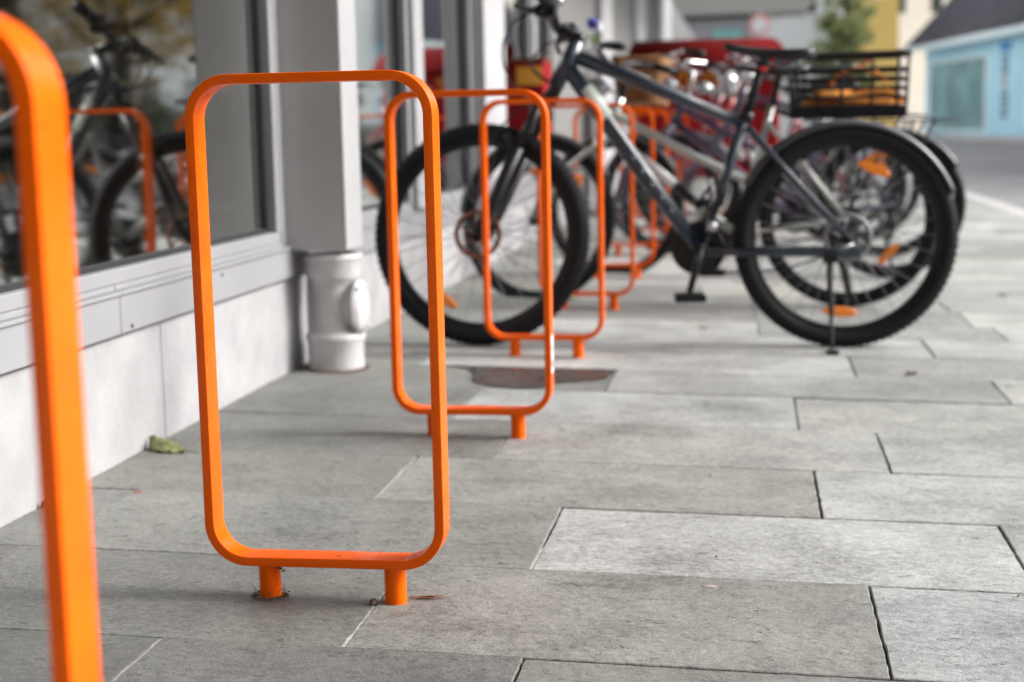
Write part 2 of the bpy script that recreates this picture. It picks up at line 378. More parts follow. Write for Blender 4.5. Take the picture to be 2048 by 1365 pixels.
mb = MB()                                     # pale strips in some joints, sky reflection put into their colour
def sheen_strip(x, y0, y1, wd=.004):
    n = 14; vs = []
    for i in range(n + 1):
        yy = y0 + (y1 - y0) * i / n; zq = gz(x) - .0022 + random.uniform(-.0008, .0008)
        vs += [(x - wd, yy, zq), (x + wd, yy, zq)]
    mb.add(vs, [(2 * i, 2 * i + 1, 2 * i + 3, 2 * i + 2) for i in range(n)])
sheen_strip(-.567, 1.953, 2.14); sheen_strip(-.83, 1.56, 1.953); sheen_strip(-.728, 2.77, 3.10); sheen_strip(-.359, 2.37, 2.5)
struct(mb.build('pavement_joint_sheen', 'joint_sheen'))
# kerb, road, far side pavement, ground
mb = MB(); y = -14.1
while y < 120:
    mb.box((XK + .003, y + .004, -.30), (XK + .17, y + .996, gz(XK - .01) + random.uniform(-.001, .001))); y += 1.0
struct(mb.build('kerb', 'kerb', bevel=.008))
mb = MB(); mb.add([(XK + .15, -40, -.20), (9.0, -40, -.20), (9.0, 200, -.20), (XK + .15, 200, -.20)], [(0, 1, 2, 3)]); struct(mb.build('road', 'asphalt'))
mb = MB(); mb.box((8.9, -40, -.6), (40, 150, -.08)); struct(mb.build('far_pavement', 'farpave'))
mb = MB(); mb.add([(-900, -900, -.62), (900, -900, -.62), (900, 900, -.62), (-900, 900, -.62)], [(0, 1, 2, 3)]); struct(mb.build('ground', 'ground'))
mb = MB(); mb.box((-6, 75.5, -.61), (8.9, 150, -.10)); struct(mb.build('square', 'farpave'))

# puddle of rain water across two slabs
pts = [(-.93, 4.384), (-.84, 4.33), (-.80, 4.22), (-.785, 4.13), (-.72, 4.06), (-.64, 4.03), (-.57, 4.06), (-.55, 4.13), (-.46, 4.19), (-.415, 4.24), (-.405, 4.34), (-.405, 4.386), (-.6, 4.388), (-.78, 4.388)]
def smooth_ring(pts, sub=6, jit=.006):
    out = []; N = len(pts)
    for i in range(N):
        p0, p1, p2, p3 = [Vector((*pts[(i + k) % N], 0)) for k in (-1, 0, 1, 2)]
        for s in range(sub):
            t = s / sub
            q = .5 * ((2 * p1) + (p2 - p0) * t + (2 * p0 - 5 * p1 + 4 * p2 - p3) * t * t + (3 * p1 - p0 - 3 * p2 + p3) * t ** 3)
            out.append((q.x + random.uniform(-jit, jit), q.y + random.uniform(-jit, jit) * .5))
    return out
ring = smooth_ring(pts)
mb = MB(); mb.add([(a, b, gz(a) + .0022) for a, b in ring], [tuple(range(len(ring)))]); struct(mb.build('puddle', 'water'))

# ------------------------------------------------------------------ orange bicycle stands
HX0, HX1, HZ0, HZ1 = -.8325, -.4568, .0385, .7845
def rrect(x0, x1, z0, z1, r, n=14):
    out = []
    for (cx, cz, a) in ((x1 - r, z1 - r, 0), (x0 + r, z1 - r, 90), (x0 + r, z0 + r, 180), (x1 - r, z0 + r, 270)):
        for i in range(n + 1):
            t = R_(a + 90 * i / n); out.append((cx + r * math.cos(t), cz + r * math.sin(t)))
    return out
def make_stand():
    root = empty('bike_stand', (HX0 / 2 + HX1 / 2, 0, gz(-.645)))
    cx = (HX0 + HX1) / 2; ox = -cx; oz = -root.location.z
    wd, dp, ch = .0145, .046, .0011
    mb = MB(); bands = []
    # cross-section corners (inset from outer outline, depth) walked round, lightly rounded edges
    prof = [(ch, 0), (wd - ch, 0), (wd, ch), (wd, dp - ch), (wd - ch, dp), (ch, dp), (0, dp - ch), (0, ch)]
    vs = []; N = None
    for (ins, d) in prof:
        rr = rrect(HX0 + ins, HX1 - ins, HZ0 + ins, HZ1 - ins, .066 - ins); N = len(rr)
        vs += [(x + ox, d, z + oz) for x, z in rr]
    P = len(prof)
    fs = [(a * N + i, a * N + (i + 1) % N, ((a + 1) % P) * N + (i + 1) % N, ((a + 1) % P) * N + i) for a in range(P) for i in range(N)]
    mb.add(vs, fs)
    o = mb.build('hoop', 'orange', root)
    o.modifiers.new('wn', 'WEIGHTED_NORMAL').keep_sharp = False
    for fx in (-.738, -.539):
        m2 = MB(); zb = gz(fx) - .012
        m2.lathe([(.0168, zb + oz), (.0168, HZ0 + oz - .004), (.0182, HZ0 + oz - .0015), (.0182, HZ0 + oz + .002)], (fx + ox, .0195, 0), n=32)
        m2.build('leg', 'orange', root)
    return root
st0 = make_stand(); SPC = 1.2256
labels = {-1: 'nearest orange bicycle hoop, cut off by the left edge and blurred',
 0: 'sharply focused orange rounded hoop standing alone in front of the grey downpipe',
 1: 'second orange hoop behind the focused one, white sticker low on its right bar',
 2: 'orange hoop standing just behind the puddle, in front of the bicycle front wheel',
 3: 'orange hoop right behind the near bicycle front wheel, beside the down tube',
 4: 'orange hoop seen through the white frame of the second bicycle',
 5: 'orange hoop between the third and fourth parked bicycles',
 6: 'orange hoop between the fourth and fifth parked bicycles',
 7: 'small far orange hoop among the last parked bicycles before the red cart'}
for k in range(-1, 8):
    s = st0 if k == -1 else copy_tree(st0)
    s.location.y = 2.142 + SPC * k; s.location.z = gz(-.645) 
    tag(s, labels[k], 'bike stand', 'orange hoop bike stands in a row along the shop')
    if k == 1:
        m2 = MB(); x = HX1 + .0006 - (HX0 + HX1) / 2; oz = -s.location.z
        m2.box((x - .0004, .004, .135 + oz), (x + .0004, .040, .225 + oz)); m2.box((x + .0005, .010, .15 + oz), (x + .0009, .034, .165 + oz), 1); m2.box((x + .0005, .010, .19 + oz), (x + .0009, .030, .197 + oz), 1)
        m2.build('sticker', ['sticker', 'metal_grey'], s)

# ------------------------------------------------------------------ shop building on the left
shop = empty('shop_building', (WX, 2, 0))
tag(shop, 'long grey and white shop front with large windows along the pavement on the left', 'building')
def sb(mb, name, m_, bevel=0, parent=None, **k):
    mb.T = None
    for i, v in enumerate(mb.v): mb.v[i] = v - Vector((WX, 2, 0))
    return mb.build(name, m_, parent or shop, bevel=bevel, **k)
# rendered plinth, subdivided and lightly uneven, with vertical joints
mb = MB(); segs = [(-14, .55), (.556, 3.245), (3.249, 4.40), (4.47, 9.0), (9.006, 13.0), (13.006, 40)]
for (a, b) in segs:
    ny = max(1, int((b - a) / .05)) if a < 6 else 6; nz = 8; vs = []
    for i in range(ny + 1):
        for j in range(nz + 1):
            jj = 0 if (i in (0, ny) or j == nz) else random.uniform(-.0012, .0012)
            vs.append((WX + jj + (random.uniform(-.003, .002) if j == 0 else 0), a + (b - a) * i / ny, -.02 + (.27 + .02) * j / nz))
    mb.add(vs, [(i * (nz + 1) + j, (i + 1) * (nz + 1) + j, (i + 1) * (nz + 1) + j + 1, i * (nz + 1) + j + 1) for i in range(ny) for j in range(nz)], 0, True)
    mb.box((WX - .25, a, -.02), (WX - .006, b, .27))
    mb.box((WX - .006, b - .002, -.02), (WX + .0005, b, .27))
sb(mb, 'plinth', 'render')
mb = MB(); mb.box((WX - .02, 4.40, -.03), (WX + .035, 4.445, .262)); mb.box((WX - .2, 4.445, -.02), (WX - .03, 4.47, .26)); sb(mb, 'plinth_recess', 'render', .002)
mb = MB(); mb.box((WX - .24, -14, .262), (WX - .004, 40, .283)); sb(mb, 'shadow_gap', 'panel')
# metal sill with seams: fascia, ledge, upstand
mb = MB()
for (a, b) in ((-14, -.6), (-.597, .9), (.903, 2.995), (2.998, 4.40), (4.403, 7.2), (7.203, 9.6), (9.603, 40)):
    mb.box((WX - .2, a, .279), (WX + .017, b, .362)); mb.box((WX - .2, a, .3625), (WX + .024, b, .371))
    mb.box((WX - .2, a, .3712), (WX + .008, b, .384))
sb(mb, 'sill', 'metal_grey', .002)
# windows: each a frame with a pane
def window(a, b, top=2.69, seam=None):
    mb = MB(); w0 = .042; x0, x1 = WX - .075, WX + .004
    mb.box((x0, a, .3842), (x1, b, .416)); mb.box((x0, a, top - .05), (x1, b, top))
    mb.box((x0, a, .4162), (x1 + .002, a + w0, top - .0502)); mb.box((x0, b - w0, .4162), (x1 + .002, b, top - .0502))
    f = sb(mb, 'window', 'metal_grey', .003)
    s = MB(); e = .012; xg = WX - .030
    s.box((xg - .004, a + w0, .4162), (xg + .010, b - w0, .4162 + e)); s.box((xg - .004, a + w0, .4165 + e), (xg + .010, a + w0 + e, top - .06)); s.box((xg - .004, b - w0 - e, .4165 + e), (xg + .010, b - w0, top - .06))
    sb(s, 'seal', 'rubber_seal', parent=f)
    p = MB(); p.add([(xg, a + w0, .417), (xg, b - w0, .417), (xg, b - w0, top - .05), (xg, a + w0, top - .05)], [(0, 1, 2, 3)])
    sb(p, 'pane', 'glass', parent=f)
for (a, b) in ((-6.5, -3.15), (-3.1, .52), (.56, 4.16), (4.50, 5.86), (6.03, 7.22), (7.84, 9.18), (9.30, 10.1)): window(a, b)
for (a, b, pr) in ((.522, .558, .012), (4.162, 4.498, .006), (5.862, 6.028, .03), (9.182, 9.298, .03)):      # posts between windows
    mb = MB(); mb.box((WX - .08, a, .3842), (WX + pr, b, 2.69)); sb(mb, 'mullion', 'column_light', .003)

mb = MB(); mb.box((WX - .08, -14, .3842), (WX + .02, -6.51, 2.69)); sb(mb, 'rear_cladding', 'panel')
mb = MB(); mb.box((WX - .08, 7.222, .3842), (WX + .07, 7.838, 2.69)); sb(mb, 'pillar', 'pilaster', .004)
mb = MB(); mb.box((WX - .08, 10.102, .30), (WX + .02, 12.9, 2.69)); mb.box((WX - .08, 13.9, .3), (WX + .01, 16.9, 2.69)); mb.box((WX - .08, 18.3, .3), (WX + .01, 21, 2.69)); mb.box((WX - .08, 24, .3), (WX + .01, 40, 2.69)); sb(mb, 'cladding', 'panel')
for (a, b) in ((12.902, 13.898), (16.902, 18.298), (21.002, 23.998)): mb = MB(); mb.box((WX - .08, a, .0), (WX + .08, b, 2.69)); sb(mb, 'pilaster', 'pilaster', .004)
# small dark screws on the sill
for yy in (3.62, 2.2, 3.05): mb = MB(); mb.ball((WX + .0175, yy, .29 if yy < 3.5 else .345), .004); sb(mb, 'screw', 'rubber_seal')
# room behind the glass
mb = MB(); mb.box((-6.2, -6.6, .25), (-6.0, 10, 2.69)); mb.box((-6.0, -6.8, .25), (WX - .09, -6.6, 2.69)); mb.box((-6.0, 10.1, .25), (WX - .09, 10.3, 2.69)); mb.box((-6.0, -6.6, .22), (WX - .21, 10.1, .30)); mb.box((-6.2, -6.8, 2.691), (WX - .09, 10.3, 2.699))
sb(mb, 'interior', 'inside')
mb = MB()
n = 60; vs = []
for i in range(n + 1): yy = 6.1 + 1.0 * i / n; xx = WX - .35 + .03 * math.sin(i * 1.3) + .01 * math.sin(i * 2.9); vs += [(xx, yy, .35), (xx, yy, 2.6)]
mb.add(vs, [(2 * i, 2 * i + 2, 2 * i + 3, 2 * i + 1) for i in range(n)]); sb(mb, 'curtain', 'curtain')
# unseen storey above, its overhang sized to shade the pavement by the wall
mb = MB(); mb.box((-7, -14.2, 2.70), (.30, 22, 6.5)); sb(mb, 'upper_storey', 'soffit', .01)

# display furniture inside the shop
def rack(x, y, n, lab):
    r = empty('display_shelf', (x, y, .30))
    mb = MB(); 
    for i in range(n): mb.box((-.2, -.5, .1 + i * .45), (.2, .5, .13 + i * .45))
    for a in (-.5, .47): mb.box((-.2, a, 0), (.2, a + .03, .1 + n * .45))
    mb.build('shelves', 'brownboard', r)
    tag(r, lab, 'shelf')
rack(-2.6, 2.9, 3, 'dark wooden display shelf standing behind the left shop window')
rack(-2.2, 5.2, 3, 'dark wooden display shelf behind the window right of the downpipe')

# downpipe: square metal casing over a cast iron branch with inspection cover
dp = empty('downpipe', (-1.23, 4.29, gz(-1.23)))
tag(dp, 'square grey rainwater casing entering a white cast iron pipe with oval hatch', 'downpipe')
dl = Vector((-1.23, 4.29, gz(-1.23)))
def db(mb, name, m_, **k):
    for i, v in enumerate(mb.v): mb.v[i] = v - dl
    return mb.build(name, m_, dp, **k)
mb = MB(); mb.box((-1.340, 4.20, .357), (-1.164, 4.385, 2.74)); cs = db(mb, 'casing', 'column', bevel=.004)
mb = MB(); mb.box((-1.1635, 4.2, .3575), (-1.160, 4.385, 2.74)); db(mb, 'casing_edge', 'column_light')
pc = (-1.226, 4.285)
mb = MB(); mb.lathe([(.001, -.003), (.082, -.003), (.0825, .006), (.0825, .078), (.086, .084), (.0885, .092), (.0885, .101), (.083, .108), (.072, .113), (.066, .125), (.063, .17), (.063, .24), (.067, .258), (.077, .268), (.0815, .279), (.0815, .318), (.0845, .322), (.0865, .330), (.0865, .339), (.080, .343), (.066, .340), (.064, .30), (.001, .30)], (pc[0], pc[1], 0), n=48)
db(mb, 'cast_pipe', 'castiron')
T = Matrix.Translation((pc[0], pc[1], .185)) @ Matrix.Rotation(R_(-14), 4, 'Z')
mb = MB(T)
def oval(rx, rz, x, n=28): return [(x, rx * math.cos(2 * math.pi * i / n), rz * math.sin(2 * math.pi * i / n)) for i in range(n)]
rings = [oval(.040, .066, .045), oval(.043, .070, .078), oval(.055, .082, .080), oval(.055, .082, .088), oval(.048, .073, .089), oval(.046, .070, .094), oval(.030, .05, .099), oval(.001, .001, .100)]
n = 28; mb.add([p for r in rings for p in r], [(i * n + k, i * n + (k + 1) % n, (i + 1) * n + (k + 1) % n, (i + 1) * n + k) for i in range(len(rings) - 1) for k in range(n)])
for a in (0.9, 2.24, 4.04, 5.38): mb.ball((.094, .045 * math.cos(a), .072 * math.sin(a)), .007)
db(mb, 'hatch', 'castiron')
mb = MB(); mb.lathe([(.10, 0), (.0925, .003), (.083, .004)], (pc[0], pc[1], gz(-1.23)), n=30)
db(mb, 'soil_ring', 'dirt')

# ------------------------------------------------------------------ bicycles
def arc(c, r, a0, a1, n, y=0, r1=None):
    r1 = r if r1 is None else r1
    return [Vector((c[0] + (r + (r1 - r) * i / n) * math.cos(R_(a0 + (a1 - a0) * i / n)), y, c[1] + (r + (r1 - r) * i / n) * math.sin(R_(a0 + (a1 - a0) * i / n)))) for i in range(n + 1)]
def wheel(root, c, R, tw, T, rim='black', side=None, refl=(), rotor=None, knobs=False, hubr=.018, guard=None, gm='guard', garc=(20, 170), gflare=0, spokes=32, cass=False):
    # c = (x,z) of hub in bike space; T = steering transform
    def mk(): return MB(T)
    mb = mk(); rr = R - tw * .5
    mb.lathe([(rr + tw * .5 * math.cos(R_(a)), tw * .5 * math.sin(R_(a))) for a in range(-140, 141, 20)], (c[0], 0, c[1]), axis='y', n=72)
    if knobs:
        for k in range(90):
            for sgn in (-1, 1):
                a = 2 * math.pi * (k + (.5 if sgn > 0 else 0)) / 90; ph = R_(32) * sgn
                q = Matrix.Translation((c[0], 0, c[1])) @ Matrix.Rotation(-a, 4, 'Y') @ Matrix.Translation((rr, 0, 0)) @ Matrix.Rotation(ph, 4, 'Z') @ Matrix.Translation((tw * .5, 0, 0))
                mb.box((-.002, -.006, -.006), (.0028, .006, .006), 0, T=q)
    w_ = mk(); ri = rr - tw * .42
    w_.lathe([(ri, -.012), (ri + .006, -.013), (ri + .006, -.009), (ri - .008, -.009), (ri - .018, -.005), (ri - .018, .005), (ri - .008, .009), (ri + .006, .009), (ri + .006, .013), (ri, .012)], (c[0], 0, c[1]), axis='y', n=72)
    wo_ = w_.build('wheel', rim, root)
    mb.build('tyre', 'tyre', wo_)
    if side:
        s = mk(); s.lathe([(ri + .004, .0145), (ri + .013, .019), (ri + .0135, .0195)], (c[0], 0, c[1]), axis='y', n=60); s.lathe([(ri + .004, -.0145), (ri + .013, -.019), (ri + .0135, -.0195)], (c[0], 0, c[1]), axis='y', n=60); s.build('sidewall', side, wo_)
    s = mk()
    for k in range(spokes):
        a = 2 * math.pi * k / spokes; off = .5 * (1 if (k // 2) % 2 else -1); sg = 1 if k % 2 else -1
        p = Vector((c[0] + .022 * math.cos(a + off * 2), sg * .03, c[1] + .022 * math.sin(a + off * 2))); q = Vector((c[0] + (ri - .016) * math.cos(a), 0, c[1] + (ri - .016) * math.sin(a)))
        s.tube([p, q], .0011, n=4, caps=False)
    s.build('spokes', 'steel', wo_)
    s = mk(); s.lathe([(.006, -.052), (.01, -.05), (.012, -.036), (.026, -.034), (.026, -.029), (hubr, -.024), (hubr, .024), (.026, .029), (.026, .034), (.012, .036), (.01, .05), (.006, .052)], (c[0], 0, c[1]), axis='y', n=20)
    if cass: s.lathe([(.05, -.037), (.05, -.04), (.042, -.041), (.042, -.045), (.034, -.046), (.034, -.05), (.02, -.051)], (c[0], 0, c[1]), axis='y', n=28)
    s.build('hub', 'black', wo_)
    if rotor:
        s = mk(); n = 40
        s.lathe([(.080, .038), (.080, .040), (.064, .040), (.064, .038), (.080, .038)], (c[0], 0, c[1]), axis='y', n=n)
        for k in range(6):
            a = k * math.pi / 3; s.tube([(c[0] + .02 * math.cos(a), .039, c[1] + .02 * math.sin(a)), (c[0] + .066 * math.cos(a + .4), .039, c[1] + .066 * math.sin(a + .4))], .004, n=4)
        s.build('rotor', rotor, wo_)
    for (ang, rad) in refl:
        s = mk(); a = R_(ang); q = Matrix.Translation((c[0] + rad * math.cos(a), .008, c[1] + rad * math.sin(a))) @ Matrix.Rotation(R_(90) - a, 4, 'Y')
        n = 20; o1 = [(.058 * math.cos(2 * math.pi * i / n), 0, .017 * math.sin(2 * math.pi * i / n)) for i in range(n)]
        vs = [q @ Vector((p[0], -.005, p[2])) for p in o1] + [q @ Vector((p[0], .005, p[2])) for p in o1] + [q @ Vector((p[0] * .85, .009, p[2] * .75)) for p in o1]
        s.add(vs, [(i, (i + 1) % n, n + (i + 1) % n, n + i) for i in range(n)] + [(n + i, n + (i + 1) % n, 2 * n + (i + 1) % n, 2 * n + i) for i in range(n)] + [tuple(range(n)), tuple(range(2 * n, 3 * n))], 0, False)
        s.build('reflector', 'reflector', wo_)
    if guard:
        s = mk(); gw = guard; pa = arc((c[0], c[1]), R + .012, garc[0], garc[1], 36)
        N = len(pa); vs = []
        for i, p in enumerate(pa):
            fl = gflare * max(0, 1 - i / (N * .45)) ** 1.6
            d = (p - Vector((c[0], 0, c[1]))).normalized()
            for (yy, h) in ((-gw, -.016), (-gw * .8, -.003), (-gw * .3, .004), (gw * .3, .004), (gw * .8, -.003), (gw, -.016)):
                vs.append(p + d * (h + fl) + Vector((0, yy, 0)))
        s.add(vs, [(i * 6 + k, i * 6 + k + 1, (i + 1) * 6 + k + 1, (i + 1) * 6 + k) for i in range(N - 1) for k in range(5)])
        g = s.build('mudguard', gm, root); so_ = g.modifiers.new('s', 'SOLIDIFY'); so_.thickness = .0025
    return wo_
def saddle(root, nose, tail, w_=.075, m_='saddle', z_drop=.03):
    mb = MB(); n = 14; prof = []
    for i in range(n + 1):
        t = i / n; x = nose[0] + (tail[0] - nose[0]) * t; z = nose[1] + (tail[1] - nose[1]) * t - .012 * math.sin(math.pi * t) + .004 * t
        hw = .016 + (w_ - .016) * (1 / (1 + math.exp(-(t - .62) * 12))); hw *= math.sqrt(max(.02, 1 - (max(0, t - .86) / .15) ** 2)); hw *= min(1, .35 + t * 8)
        prof.append((x, z, hw))
    vs = []; k = 10
    for x, z, hw in prof:
        for j in range(k + 1):
            a = math.pi * j / k; vs.append((x, hw * math.cos(a), z - .018 + .018 * math.sin(a) ** .6))
        for j in range(1, k): a = math.pi * j / k; vs.append((x, -hw * math.cos(a) * .9, z - .022 - z_drop * .5 * min(1, hw / .05)))
    m2 = 2 * k; mb.add(vs, [(i * m2 + j, i * m2 + (j + 1) % m2, (i + 1) * m2 + (j + 1) % m2, (i + 1) * m2 + j) for i in range(n) for j in range(m2)] + [tuple(range(m2)), tuple(n * m2 + j for j in range(m2))])
    s = mb.build('saddle', m_, root)
    r = MB()
    for sg in (-1, 1):
        r.tube([(nose[0] + (tail[0] - nose[0]) * .15, sg * .008, nose[1] - .03), (nose[0] + (tail[0] - nose[0]) * .35, sg * .02, nose[1] - .055), (nose[0] + (tail[0] - nose[0]) * .65, sg * .022, tail[1] - .055), (nose[0] + (tail[0] - nose[0]) * .9, sg * .03, tail[1] - .025)], .004, n=6)
    r.build('saddle_rails', 'steel', s)
def pedalset(root, bb, ang=-75, ring=.085, crank=.17, m_='black'):
    mb = MB(); mb.lathe([(.001, -.05), (ring, -.05), (ring, -.045), (ring * .8, -.043), (.02, -.04), (.02, .035), (.001, .036)], (bb[0], 0, bb[1]), axis='y', n=40)
    c = mb.build('chainset', m_, root)
    for sg, a in ((1, ang), (-1, ang + 180 if crank > .1 else ang)):
        a = R_(a); e = (bb[0] + crank * math.cos(a), sg * .075, bb[1] + crank * math.sin(a))
        m2 = MB(); m2.tube([(bb[0], sg * .05, bb[1]), (bb[0], sg * .062, bb[1]), e], .011, n=8, rs=[.012, .014, .010]); m2.build('crank', m_, c)
        p = MB(); p.box((e[0] - .048, min(sg * .085, sg * .165), e[2] - .012), (e[0] + .048, max(sg * .085, sg * .165), e[2] + .012)); p.box((e[0] - .05, min(sg * .08, sg * .17), e[2] - .006), (e[0] - .044, max(sg * .08, sg * .17), e[2] + .006)); p.build('pedal', 'black_matt', c, bevel=.004)
def steer_T(head, hub, deg, lean=0):
    p = Vector((head[0], 0, head[1])); ax = Vector((head[0] - hub[0], 0, head[1] - hub[1])).normalized()
    return Matrix.Translation(p) @ Matrix.Rotation(R_(deg), 4, ax) @ Matrix.Translation(-p)
def bezier(pts, n=12):
    pts = [Vector(p) for p in pts]; out = []
    for i in range(n + 1):
        t = i / n; q = pts[:]
        while len(q) > 1: q = [q[j].lerp(q[j + 1], t) for j in range(len(q) - 1)]
        out.append(q[0])
    return out

# ---- bicycle one: blue-grey mountain bike
A1 = (.299, 4.986, gz(.299)); rz1 = math.atan2(-.123, -.992)
b1 = empty('bicycle', A1, rz1)
tag(b1, 'blue-grey mountain bike nearest the camera, knobbly tyres, kickstand and curved rear mudguard', 'bicycle', 'bicycles parked at the orange stands')
wheel(b1, (.002, .362), .362, .056, None, rim='black', side='tan', refl=[(-86, .245), (112, .235)], rotor='galv', knobs=True, guard=.030, garc=(158, 28), cass=True)
for ob in list(b1.children):
    if ob.name.startswith('mudguard'): pass
T1 = steer_T((.90, .93), (1.189, .390), -13)
wheel(b1, (1.189, .390), .362, .060, T1, rim='black', side='tan', refl=[(-58, .245)], rotor='rust', knobs=True)
f = MB()
f.tube([(.905, 0, .935), (.80, 0, .785), (.65, 0, .57), (.476, 0, .330)], .029, n=16, rs=[.026, .027, .027, .024])
f.tube([(.872, 0, .958), (.6, 0, .845), (.336, 0, .735)], .022, n=16, rs=[.024, .021, .017])
f.tube([(.325, 0, .755), (.474, 0, .328)], .0175, n=14)
f.tube([(.862, 0, 1.005), (.935, 0, .866)], .026, n=16)
for sg in (-1, 1):
    f.tube([(.325, sg * .016, .725), (.20, sg * .045, .58), (-.012, sg * .066, .348)], .0095, n=10, rs=[.0115, .0095, .0085])
    f.tube([(.455, sg * .03, .325), (.22, sg * .055, .318), (.06, sg * .066, .315), (-.012, sg * .067, .342)], .0125, n=10, rs=[.015, .013, .0125, .011])
fr = f.build('frame', 'bluegrey', b1)
m2 = MB(); m2.tube([(.843, .001, .856), (.775, .001, .759)], .0285, n=16); m2.build('pale_decal', 'mint', fr)
m2 = MB()
for t in (.3, .42, .54, .66, .78):
    p = Vector((.775, 0, .75)).lerp(Vector((.52, 0, .39)), t); q = p + Vector((-.018, 0, -.026)); m2.tube([p + Vector((.004, .019, 0)), q + Vector((.004, .019, 0))], .011, n=8)
m2.build('lettering', 'bluegrey', fr)
m2 = MB(); m2.tube([(.318, 0, .770), (.328, 0, .742)], .0225, n=16); m2.build('seat_clamp', 'black', fr)
m2 = MB(); m2.box((-.035, .058, .30), (.075, .072, .332)); m2.build('dropout', 'bluegrey', fr, bevel=.004)
m2 = MB(); m2.tube([(.322, 0, .76), (.272, 0, .93)], .0145, n=14); m2.ball((.27, 0, .93), .026); m2.build('seatpost', 'black', b1)
saddle(b1, (.395, .992), (.105, .966), .078)
m2 = MB(); m2.tube([(.276, 0, .90), (.262, 0, .93), (.235, 0, .935)], .018, n=10); m2.build('rear_lamp', 'redlens', b1)
# fork, stem, bars in steering space
m2 = MB(T1); m2.tube([(.852, 0, 1.03), (.862, 0, 1.005), (.935, 0, .862), (.962, 0, .81)], .022, n=14, rs=[.022, .022, .022, .027]); 
m2.ball((.985, 0, .775), .035, sc=(1.1, 2.0, 1.0))
for sg in (-1, 1):
    m2.tube([(.975, sg * .062, .80), (1.06, sg * .062, .645)], .0165, n=12); m2.tube([(1.045, sg * .062, .665), (1.178, sg * .062, .40), (1.19, sg * .055, .385)], .0225, n=14, rs=[.0225, .021, .016])
m2.tube([(1.048, -.062, .655), (1.085, -.055, .70), (1.10, 0, .725), (1.085, .055, .70), (1.048, .062, .655)], .010, n=8)
m2.tube([(1.175, .058, .40), (1.15, .058, .44)], .02, n=8); fk = m2.build('fork', 'black', b1)
Tb = T1 @ Matrix.Translation((.87, 0, 1.03)) @ Matrix.Rotation(R_(4), 4, 'X') @ Matrix.Translation((-.87, 0, -1.03))
m2 = MB(Tb); m2.tube([(.853, 0, 1.02), (.90, 0, 1.035), (.925, 0, 1.045)], .018, n=12)
bar = [(.925, -.33, 1.085), (.915, -.20, 1.085), (.925, -.10, 1.075), (.928, -.04, 1.05), (.928, .04, 1.05), (.925, .10, 1.075), (.915, .20, 1.085), (.925, .33, 1.085)]
m2.tube(bar, .0165, n=12); hb = m2.build('handlebar', 'black', b1)
for sg in (-1, 1):
    g = MB(Tb); g.tube([(.917, sg * .215, 1.085), (.92, sg * .27, 1.085), (.925, sg * .345, 1.085)], .017, n=12, rs=[.022, .0205, .023]); g.build('grip', 'black_matt', hb)
    l = MB(Tb); l.tube([(.92, sg * .165, 1.08), (.945, sg * .17, 1.07), (.955, sg * .19, 1.06)], .020, n=8); l.tube([(.955, sg * .185, 1.062), (.985, sg * .25, 1.055), (.99, sg * .33, 1.045)], .009, n=8); l.box((.90, sg * .155 - .025, 1.045), (.95, sg * .155 + .025, 1.10)); l.build('brake_lever', 'black', hb, bevel=.004)
m2 = MB(Tb); m2.ball((.90, .13, 1.105), .017); m2.build('bell', 'chrome', hb)
m2 = MB(Tb); m2.tube(bezier([(.955, .185, 1.06), (1.10, .19, 1.05), (1.13, .08, .86), (.99, .02, .80)], 16), .003, n=6); m2.tube(bezier([(.955, -.185, 1.06), (1.06, -.15, 1.03), (1.06, 0, .9), (.92, .03, .86)], 16), .003, n=6)
m2.tube(bezier([(.95, .15, 1.08), (1.06, .14, 1.07), (1.08, .02, .93), (.93, -.03, .87)], 16), .003, n=6); m2.tube(bezier([(1.0, .04, .80), (1.16, .09, .74), (1.18, .075, .5), (1.19, .07, .40)], 16), .003, n=6); m2.build('cables', 'black_matt', hb)
m2 = MB(); m2.box((-.03, -.01, -.03), (.05, .05, .0)); 
kk = MB(); kk.tube([(.062, .055, .305), (.066, .09, .20), (.067, .125, .12)], .010, n=10, rs=[.011, .010, .0085]); kk.tube([(.067, .125, .12), (.072, .165, .018)], .0065, n=8); kk.box((.052, .15, gz(.2) - A1[2] - .004), (.088, .185, gz(.2) - A1[2] + .012)); kk.box((.04, .052, .285), (.085, .078, .325)); kk.build('kickstand', 'black_matt', b1, bevel=.002)
pedalset(b1, (.476, .330), ang=-74, ring=.088, crank=.15)
m2 = MB(); m2.tube([(.40, -.05, .41), (.20, -.05, .42), (.03, -.048, .40)], .004, n=6); m2.tube([(.48, -.05, .245), (.2, -.05, .25), (.02, -.05, .31)], .004, n=6); m2.tube([(.02, -.05, .31), (-.01, -.055, .24), (-.02, -.055, .17)], .012, n=8); m2.lathe([(.02, -.06), (.02, -.05)], (-.02, 0, .165), axis='y', n=14); m2.build('chain', 'black', b1)
m2 = MB(); m2.tube([(.435, .03, .42), (.44, .035, .39)], .018, n=10); m2.tube([(.445, .0, .45), (.43, .03, .50), (.44, .03, .56)], .006, n=8); m2.build('derailleur', 'alloy', b1)
# lock and small things on the tubes
m2 = MB(); m2.tube([(.42, .028, .56), (.47, .03, .50), (.43, .032, .44), (.40, .03, .5)], .007, n=8, closed=True); m2.build('cable_lock', 'black_matt', b1)

